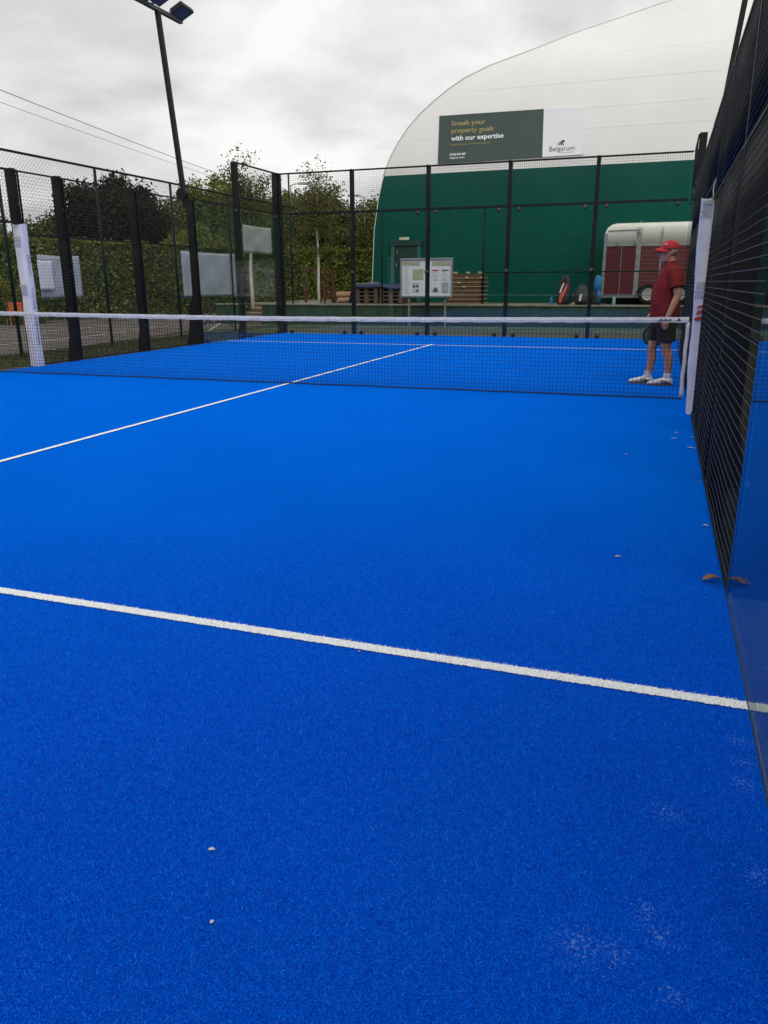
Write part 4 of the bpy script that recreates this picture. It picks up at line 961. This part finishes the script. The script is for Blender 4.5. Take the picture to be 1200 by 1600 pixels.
hedge('clipped_hedge', 'unseen tall hedge added behind the camera to block sky reflections', (-26,-15.5), (11,-15.5), 6.0, 1.6, -.06, 26000, .13, 'hedge', tip='hedge')  # added out of view; keeps sky reflections off the back glass
def bush(name, label, c, R, n, size, m, seed):
    q = np.random.default_rng(seed); t = thing(name, label, 'bush', (c[0], c[1], -.06), 'bushes at the yard edge')
    d = q.normal(size=(n,3)); d[:,2] = np.abs(d[:,2]); d /= np.linalg.norm(d,axis=1)[:,None]
    rr_ = (1+.2*np.sin(d[:,0]*7+seed)*np.cos(d[:,1]*6)+.1*q.normal(size=n))*q.uniform(.3,1,n)**.35
    quads_mesh('foliage', leaf_quads(np.array((c[0],c[1],-.05))+d*rr_[:,None]*np.array(R), size), m, t)
    mb = MB()
    for i in range(12): mb.tube([(c[0],c[1],-.06), tuple(np.array((c[0],c[1],-.05))+d[i]*np.array(R)*.8)], [.03,.006], 5)
    mb.build('stems', 'bark', t)
bush('shrub', 'dark green shrub at the left edge beyond the thin fence post', (-18.2,12.3), (1.2,1.2,2.3), 5000, .06, 'green', 2)
bush('shrub', 'small low shrub in front of the hedge by the orange barrier', (-17.0,13.0), (.9,.9,1.4), 3000, .055, 'green', 4)
# rough grass along the fence line
n = 26000; gx = nr.uniform(-7.6,-5.32,n); gy = nr.uniform(-2,15,n)
hgt = nr.uniform(.012,.05,n)*(1+1.1*(np.abs(gx+6.95)<.18))
ang = nr.uniform(0,2*PI,n); wd = np.stack([np.cos(ang),np.sin(ang),0*ang],1)*.007; lean = np.stack([nr.normal(size=n)*.02,nr.normal(size=n)*.02,hgt],1)
b0 = np.stack([gx,gy,np.full(n,-.06)],1); gv = np.stack([b0-wd,b0+wd,b0+lean+wd*.3,b0+lean-wd*.3],1)
go = quads_mesh('grass', gv, 'blade'); tag(go, 'rough short grass along the foot of the left fence', 'grass', kind='stuff')

# ================================================================== OVERHEAD CABLES, LAMP POSTS
for k, (a, b, r) in enumerate((((-21.9,17.8,8.9),(-25.6,42.5,8.75),.017),((-22.0,17.7,8.45),(-26.2,42.1,8.66),.011))):
    a, b = Vector(a), Vector(b); d = b-a; pts = []
    for i in range(-6, 41): s = i/20; pts.append(a+d*s+Vector((0,0,-.25*4*(s*.5)*(1-s*.5)+.18)))
    t = MB().tube(pts, r, 6).build('overhead_cable', 'cable', None, tuple(a)); tag(t, ('thicker upper overhead cable crossing the sky at left','thin lower overhead cable crossing the sky at left')[k], 'cable', 'overhead cables')
def lamp(label, base, h, dx, dy):
    t = thing('street_lamp', label, 'street lamp', base, 'street lamps behind the trees'); b = Vector(base)
    MB().tube([b, b+Vector((0,0,h))], [.07,.045], 8).tube([b+Vector((0,0,h-.02)), b+Vector((dx*.5,dy*.5,h+.08)), b+Vector((dx,dy,h+.1))], .03, 6).build('pole', 'galv', t)
    c = b+Vector((dx,dy,h+.1)); d = Vector((dx,dy,0)).normalized(); MB().beam(c-d*.1, c+d*.55, .22, .12).build('lamp_head', 'galv', t)
lamp('street lamp showing between the far left corner and the young birch', (-16.9,35.6,0), 6.9, .5, .25)
lamp('street lamp beside the dome edge with its head turned left', (-12.2,35.6,0), 6.05, -.4, -.15)
lamp('street lamp at the left edge of the picture', (-26.6,23.0,0), 4.75, -.5, .1)

# ================================================================== PERSON
pr = thing('person', 'person in red cap, red t-shirt and black shorts standing by the net holding a racket', 'person', (4.66, 1.36, 0))
BX, BY = 4.675, 1.36; YAWP = math.radians(10)     # faces -x, turned slightly to the camera
cyw, syw = math.cos(YAWP), math.sin(YAWP)
def W(p):      # local: -x forward, y lateral (- = his left, near side)
    return Vector((BX+p[0]*cyw-p[1]*syw, BY+p[0]*syw+p[1]*cyw, p[2]))
def ring(cx_, cy_, z, rx, ry, n=20, e=2.2, tilt=0.):
    r = []
    for j in range(n):
        a = 2*PI*j/n; c, s = math.cos(a), math.sin(a); q = (abs(c)**e+abs(s)**e)**(-1/e)
        r.append(W((cx_+rx*q*c, cy_+ry*q*s, z+tilt*rx*q*c)))
    return r
def limb(mb, pts, rads, n=14):
    mb.tube([W(p) for p in pts], rads, n)
def remesh(o, vox, smooth=4):
    m1 = o.modifiers.new('r', 'REMESH'); m1.mode = 'VOXEL'; m1.voxel_size = vox; m1.use_smooth_shade = True
    m2 = o.modifiers.new('s', 'SMOOTH'); m2.factor = .5; m2.iterations = smooth
    dg = bpy.context.evaluated_depsgraph_get(); me = bpy.data.meshes.new_from_object(o.evaluated_get(dg))
    o.modifiers.clear(); ml = o.data.materials[0]; o.data = me
    if not me.materials: me.materials.append(ml)
    me.polygons.foreach_set('use_smooth', [True]*len(me.polygons)); return o
# --- body: head, neck, trunk, arms, legs as one skin
mb = MB()
hx, hz = -.015, 1.635
mb.ell(W((hx+.01,0,hz+.035)), (.098,.078,.098), 20, 14)                                  # skull
mb.loft([ring(hx-.035,0,hz-.115,.04,.038), ring(hx-.03,0,hz-.10,.062,.055), ring(hx-.02,0,hz-.05,.078,.066), ring(hx-.012,0,hz,.088,.072), ring(hx-.005,0,hz+.04,.09,.074)])   # face and jaw
mb.loft([ring(hx-.098,0,hz+.028,.012,.010,10), ring(hx-.112,0,hz-.002,.018,.014,10), ring(hx-.110,0,hz-.022,.020,.018,10), ring(hx-.095,0,hz-.03,.014,.014,10)])              # nose
mb.loft([ring(hx-.086,0,hz-.062,.015,.024,10), ring(hx-.09,0,hz-.055,.016,.026,10), ring(hx-.086,0,hz-.045,.013,.022,10)])                                   # lips
for s in (-1,1): mb.ell(W((hx+.018,s*.078,hz+.0)), (.020,.009,.032), 10, 8)                      # ears
limb(mb, [(.03,0,1.42),(.02,0,1.50),(.0,0,1.58)], [.070,.062,.062])                               # neck
mb.loft([ring(.0,0,.80,.13,.17), ring(-.02,0,1.0,.155,.185), ring(-.005,0,1.2,.135,.18), ring(.02,0,1.36,.11,.18), ring(.03,0,1.46,.08,.13)])
def leg(ax, ay, hy):
    limb(mb, [(.0,hy,.86),(-.005+ax*.35,hy+(ay-hy)*.3,.62),(-.018+ax*.7,hy+(ay-hy)*.6,.46),(.012+ax*.8,hy+(ay-hy)*.7,.34),(.012+ax*.92,hy+(ay-hy)*.85,.2),(.0+ax,ay,.10),(ax-.01,ay,.05)], [.100,.083,.060,.062,.046,.036,.036])
leg(.085,-.10,-.09); leg(-.125,.10,.09)
# near (left) arm hanging, slightly bent, hand relaxed by the thigh
limb(mb, [(.045,-.205,1.40),(.065,-.245,1.27),(.085,-.262,1.12),(.060,-.262,1.04),(.02,-.262,.93),(-.012,-.258,.85)], [.062,.054,.044,.045,.037,.029])
mb.loft([ring(-.014,-.258,.855,.028,.020,12), ring(-.020,-.256,.82,.040,.018,12), ring(-.024,-.256,.785,.042,.017,12), ring(-.022,-.256,.765,.036,.014,12)])
for k, (dx, ln) in enumerate(((-.034,.070),(-.013,.080),(.008,.076),(.027,.060))):
    limb(mb, [(-.022+dx,-.256,.785),(-.024+dx,-.252,.785-ln*.5),(-.020+dx+.006,-.238,.785-ln)], [.0095,.009,.0075], 8)
limb(mb, [(-.050,-.256,.825),(-.066,-.248,.795),(-.064,-.238,.762)], [.011,.010,.008], 8)
# far (right) arm: forearm forward, hand closed on the racket grip
limb(mb, [(.04,.205,1.40),(.05,.245,1.27),(.05,.258,1.12),(-.02,.25,1.02),(-.09,.225,.93),(-.115,.215,.90)], [.062,.054,.044,.044,.036,.029])
mb.loft([ring(-.115,.213,.905,.022,.026,12), ring(-.135,.208,.885,.024,.040,12), ring(-.150,.205,.862,.022,.040,12), ring(-.155,.204,.85,.018,.034,12)])
for k in range(4):
    z = .872-.016*k*.6; yy = .232-.020*k
    limb(mb, [(-.150,yy,z),(-.172,yy,z-.022),(-.166,yy,z-.046),(-.145,yy,z-.050)], [.0095,.0095,.009,.008], 8)
limb(mb, [(-.135,.175,.885),(-.155,.168,.862),(-.172,.178,.846)], [.011,.010,.008], 8)
body = remesh(mb.build('body', 'skin', pr), .0055, 3)
# --- t-shirt
mb = MB()
mb.loft([ring(.005,0,.845,.168,.205), ring(.0,0,.90,.178,.212), ring(-.008,0,.98,.176,.208), ring(-.012,0,1.06,.177,.210), ring(-.008,0,1.14,.171,.210), ring(-.004,0,1.22,.163,.210), ring(.008,0,1.31,.146,.208), ring(.02,0,1.39,.126,.200), ring(.028,0,1.45,.104,.170), ring(.03,0,1.485,.088,.125), ring(.022,0,1.515,.078,.084)])
for s in (-1,1):
    limb(mb, [(.035,s*.150,1.43),(.045,s*.205,1.395),(.060,s*.248,1.30),(.072,s*.268,1.215)], [.078,.086,.082,.080])
shirt = remesh(mb.build('t_shirt', 'shirt', pr), .010, 3)
for v in shirt.data.vertices:       # hanging folds
    c = v.co; k = max(0, 1.3-c.z)/.45
    n_ = Vector((c.x, c.y, 0)).normalized(); a = math.atan2(c.y, c.x)
    c += n_*(.006*k*math.sin(a*7+c.z*9)+.004*math.sin(c.z*26+a*3)+.004*k*math.sin(a*13+c.z*5))
mb = MB(); pts = []
for j in range(21):
    a = 2*PI*j/20; pts.append(W((.012+.070*math.cos(a), .070*math.sin(a), 1.522+.012*math.cos(a))))
mb.tube(pts, .008, 6, False); mb.build('collar', 'shirt', shirt)
# --- shorts
mb = MB()
mb.loft([ring(.005,0,.72,.145,.185), ring(.005,0,.80,.158,.198), ring(.005,0,.90,.165,.20)])
for s, ax in ((-1,.03),(1,-.045)):
    mb.loft([ring(ax,s*.105,.555,.108,.098), ring(ax*.9,s*.105,.60,.112,.100), ring(ax*.6,s*.102,.70,.122,.104), ring(0,s*.098,.80,.128,.104)])
sh = remesh(mb.build('shorts', 'shorts', pr), .009, 3)
for v in sh.data.vertices:
    c = v.co; a = math.atan2(c.y, c.x); n_ = Vector((c.x, c.y, 0)).normalized(); c += n_*(.005*math.sin(a*9+c.z*12)+.003*math.sin(a*17))
# --- cap
mb = MB(); cz = hz+.045; rings = []
for k in range(8):
    th = (PI/2)*k/7; rings.append(ring(hx+.008-.004*k/7,0,cz+.098*math.sin(th),max(.004,.112*math.cos(th)**.75),max(.004,.092*math.cos(th)**.75),24))
capo = mb.loft(rings, False, True).build('cap', 'cap', pr)
mb = MB(); V = []; nb_ = 14
for k in range(nb_+1):
    a = math.radians(-72+144*k/nb_)
    for rr_, dz in ((.98,.004),(1.35,-.004),(1.75,-.022)):
        lim = 1+(rr_-1)*max(0, math.cos(a))**.6
        x = hx+.008-.112*math.cos(a)*lim; y = .092*math.sin(a)*(1+(lim-1)*.25); V.append(W((x, y, cz+.004+dz-.35*y*y/.092)))
mb.add(V, [(3*k+i, 3*k+i+1, 3*k+i+4, 3*k+i+3) for k in range(nb_) for i in range(2)], True)
br = mb.build('brim', 'cap', capo); md = br.modifiers.new('t', 'SOLIDIFY'); md.thickness = .006
mb = MB(); mk = [W((hx+.008-.110*math.cos(a)*.93, -.092*math.sin(a)*1.02-.004, cz+.036+.020*math.sin((a-.55)/.5*PI))) for a in np.linspace(.55,1.05,7)]
mb.tube(mk, .005, 6); mb.build('white_mark', 'white', capo)
MB().ell(W((hx+.004,0,cz+.098)), (.010,.010,.005), 10, 6).build('button', 'cap', capo)
# --- sunglasses, beard, hair
mb = MB()
for s in (-1,1):
    mb.loft([[W((hx-.092+.012*abs(s*.034+.024*math.cos(a))/.06+d, s*.034+.026*math.cos(a), hz+.022+.018*math.sin(a))) for a in np.linspace(0,2*PI,13)[:-1]] for d in (-.012,-.006)])
    mb.tube([W((hx-.080,s*.062,hz+.03)), W((hx-.03,s*.080,hz+.028)), W((hx+.02,s*.084,hz+.018))], .004, 6)
mb.tube([W((hx-.108,-.012,hz+.026)), W((hx-.108,.012,hz+.026))], .004, 6)
mb.build('sunglasses', 'lens', pr)
mb = MB()
mb.loft([ring(hx-.040,0,hz-.128,.035,.030,14), ring(hx-.052,0,hz-.112,.048,.046,14), ring(hx-.052,0,hz-.085,.050,.050,14), ring(hx-.050,0,hz-.072,.045,.046,14)])
mb.loft([ring(hx-.092,0,hz-.040,.012,.034,12), ring(hx-.094,0,hz-.034,.014,.034,12), ring(hx-.092,0,hz-.028,.010,.028,12)])
remesh(mb.build('beard', 'beard', body), .006, 2)
mb = MB(); mb.loft([ring(hx+.045,0,hz-.03,.045,.062,14), ring(hx+.036,0,hz,.066,.074,14), ring(hx+.026,0,hz+.05,.082,.081,14)]); mb.build('hair', 'beard', body)
# --- socks, shoes
for (ax, ay, s) in ((.085,-.10,'l'),(-.125,.10,'r')):
    mb = MB(); mb.loft([ring(ax-.004,ay,.045,.050,.042), ring(ax,ay,.09,.046,.042), ring(ax+.002,ay,.135,.044,.042), ring(ax+.002,ay,.15,.047,.045), ring(ax+.003,ay,.158,.044,.042)]); mb.build('sock', 'sock', pr)
    prof_s = [(.072,.030,.060),(.052,.044,.098),(.01,.050,.108),(-.05,.052,.100),(-.11,.053,.080),(-.165,.052,.066),(-.205,.043,.056),(-.235,.024,.040)]
    def shoe_ring(dx, hw, h, z0_=.016):
        P = []
        for j in range(14):
            a = 2*PI*j/14; c, s_ = math.cos(a), math.sin(a); q = (abs(c)**3+abs(s_)**3)**(-1/3)
            P.append(W((ax+dx, ay+hw*q*c, z0_+(h-z0_)/2+(h-z0_)/2*q*s_)))
        return P
    so_ = MB().loft([shoe_ring(*p) for p in prof_s], True, True).build('shoe', 'shoe', pr)
    mb = MB(); mb.loft([[W((ax+dx*1.03, ay+t_*(hw+.004), z)) for (t_, z) in ((-1,.0),(1,.0),(1,.022),(-1,.022))] for dx, hw, h in prof_s], True, False); mb.build('sole', 'sole', so_)
    mb = MB()
    for k in range(4): x = ax-.045-.03*k; z = .092-.011*k; mb.tube([W((x,ay-.036,z-.012)), W((x-.004,ay,z+.004)), W((x,ay+.036,z-.012))], .005, 6)
    mb.build('laces', 'sole', so_)
    for sd_ in (-1,1):
        mb = MB(); mb.tube([W((ax+.03,ay+sd_*.0475,.03)), W((ax-.03,ay+sd_*.050,.055)), W((ax-.075,ay+sd_*.047,.075))], .006, 6).tube([W((ax-.01,ay+sd_*.0495,.03)), W((ax-.07,ay+sd_*.051,.05)), W((ax-.10,ay+sd_*.047,.064))], .006, 6); mb.build('stripe', 'lens', so_)
# --- racket held in the far hand
rk = thing('padel_racket', 'black and yellow green padel racket held low beside the black shorts', 'racket', tuple(W((-.15,.205,.85))))
gp = Vector((-.150,.205,.885)); dr_ = Vector((.10,.06,-.34)).normalized(); lat = Vector((-.93,.20,.28)); lat = (lat-dr_*lat.dot(dr_)).normalized(); nn = dr_.cross(lat)
def rp_(a, b, c): return W(gp+dr_*a+lat*b+nn*c)
MB().tube([rp_(0,0,0), rp_(.13,0,0)], [.017,.016], 10).build('grip', 'racket', rk)
MB().tube([rp_(.12,0,0), rp_(.16,.035,0), rp_(.20,.075,0)], [.014,.012,.012], 8).tube([rp_(.12,0,0), rp_(.16,-.035,0), rp_(.20,-.075,0)], [.014,.012,.012], 8).build('bridge', 'racket', rk)
rim_ = []; 
for k in range(33):
    a = 2*PI*k/32; rim_.append((.30+.130*math.cos(a), .125*math.sin(a)))
mb = MB(); mb.tube([rp_(a, b, 0) for a, b in rim_], .018, 8, False); mb.build('rim', 'racket', rk)
mb = MB(); mb.add([rp_(a*.97+.3*.03, b*.95, .014) for a, b in rim_[:-1]], [tuple(range(32))]).add([rp_(a*.97+.3*.03, b*.95, -.014) for a, b in rim_[:-1]], [tuple(range(32))]); fc = mb.build('face', 'racketf', rk)
mb = MB()
for i in range(-4,5):
    for j in range(-4,5):
        if i*i+j*j > 17: continue
        for sg in (1,-1): mb.add([rp_(.30+.022*i+.007*math.cos(q), .022*j+.007*math.sin(q), sg*.0148) for q in np.linspace(0,2*PI,9)[:-1]], [tuple(range(8))])
mb.build('holes', 'lens', fc)

# ================================================================== FALLEN LEAVES AND FRAGMENTS
def leaf(label, x, y, ln, m, ang, curl=.3, wd=.45, name='fallen_leaf'):
    ca, sa = math.cos(ang), math.sin(ang); n = 9; V = []
    for i in range(n):
        s = i/(n-1); w_ = ln*wd*.5*math.sin(PI*s**.85)**.8*(1+.15*math.sin(i*2.3)); zc = .006+curl*ln*(.25*math.sin(PI*s)+.12*s*s)
        for k, t_ in enumerate((-1,-.5,0,.5,1)):
            u, v = (s-.5)*ln, t_*w_; V.append((x+u*ca-v*sa, y+u*sa+v*ca, zc+curl*abs(t_)**1.5*w_*.9+.002*math.sin(i*3+k)))
    F = [(5*i+k, 5*i+k+1, 5*i+k+6, 5*i+k+5) for i in range(n-1) for k in range(4)]
    o = MB().add(V, F, True).build(name, m, None, (x, y, 0)); md = o.modifiers.new('t', 'SOLIDIFY'); md.thickness = .0015
    tag(o, label, 'leaf' if name == 'fallen_leaf' else 'fragment', 'fallen leaves on the court' if name == 'fallen_leaf' else 'pale fragments on the court')
leaf('large curled brown leaf on the carpet at the corner of the glass', 4.952, -5.87, .085, 'lf_dry', .35, .55, .5)
leaf('small orange leaf against the right mesh, farther of the pair', 4.98, -2.39, .045, 'lf_dry', .1, .3)
leaf('pale dry leaf lying just off the right mesh, nearer of the pair', 4.955, -2.845, .065, 'lf_pale', -.1, .2, .35)
leaf('small pale brown leaf close to the right mesh beyond the big leaf', 4.965, -5.02, .036, 'lf_pale', -.3, .4, .6)
leaf('tiny light leaf on open carpet left of the big brown leaf', 4.54, -5.68, .03, 'lf_pale', .2, .3, .5)
leaf('tiny grey speck of leaf on the carpet between net and service line', 4.474, -3.24, .025, 'lf_pale', .4, .2, .4)
leaf('whitish sliver of leaf on the carpet near the padded post', 4.855, -2.17, .03, 'lf_white', 0, .1, .3)
leaf('thin pale sliver on the carpet beside the dry leaf pair', 4.83, -2.46, .05, 'lf_white', .05, .1, .25)
leaf('folded whitish scrap on the near left carpet, upper of two', 3.745, -8.085, .017, 'lf_white', .35, .3, .55, 'pale_fragment')
leaf('rounded cream scrap on the near left carpet, lower of two', 3.86, -8.273, .010, 'lf_white', 1.2, .3, .9, 'pale_fragment')
leaf('tiny white speck just below the near service line', 3.71, -7.02, .009, 'lf_white', .3, .3, .7, 'pale_fragment')
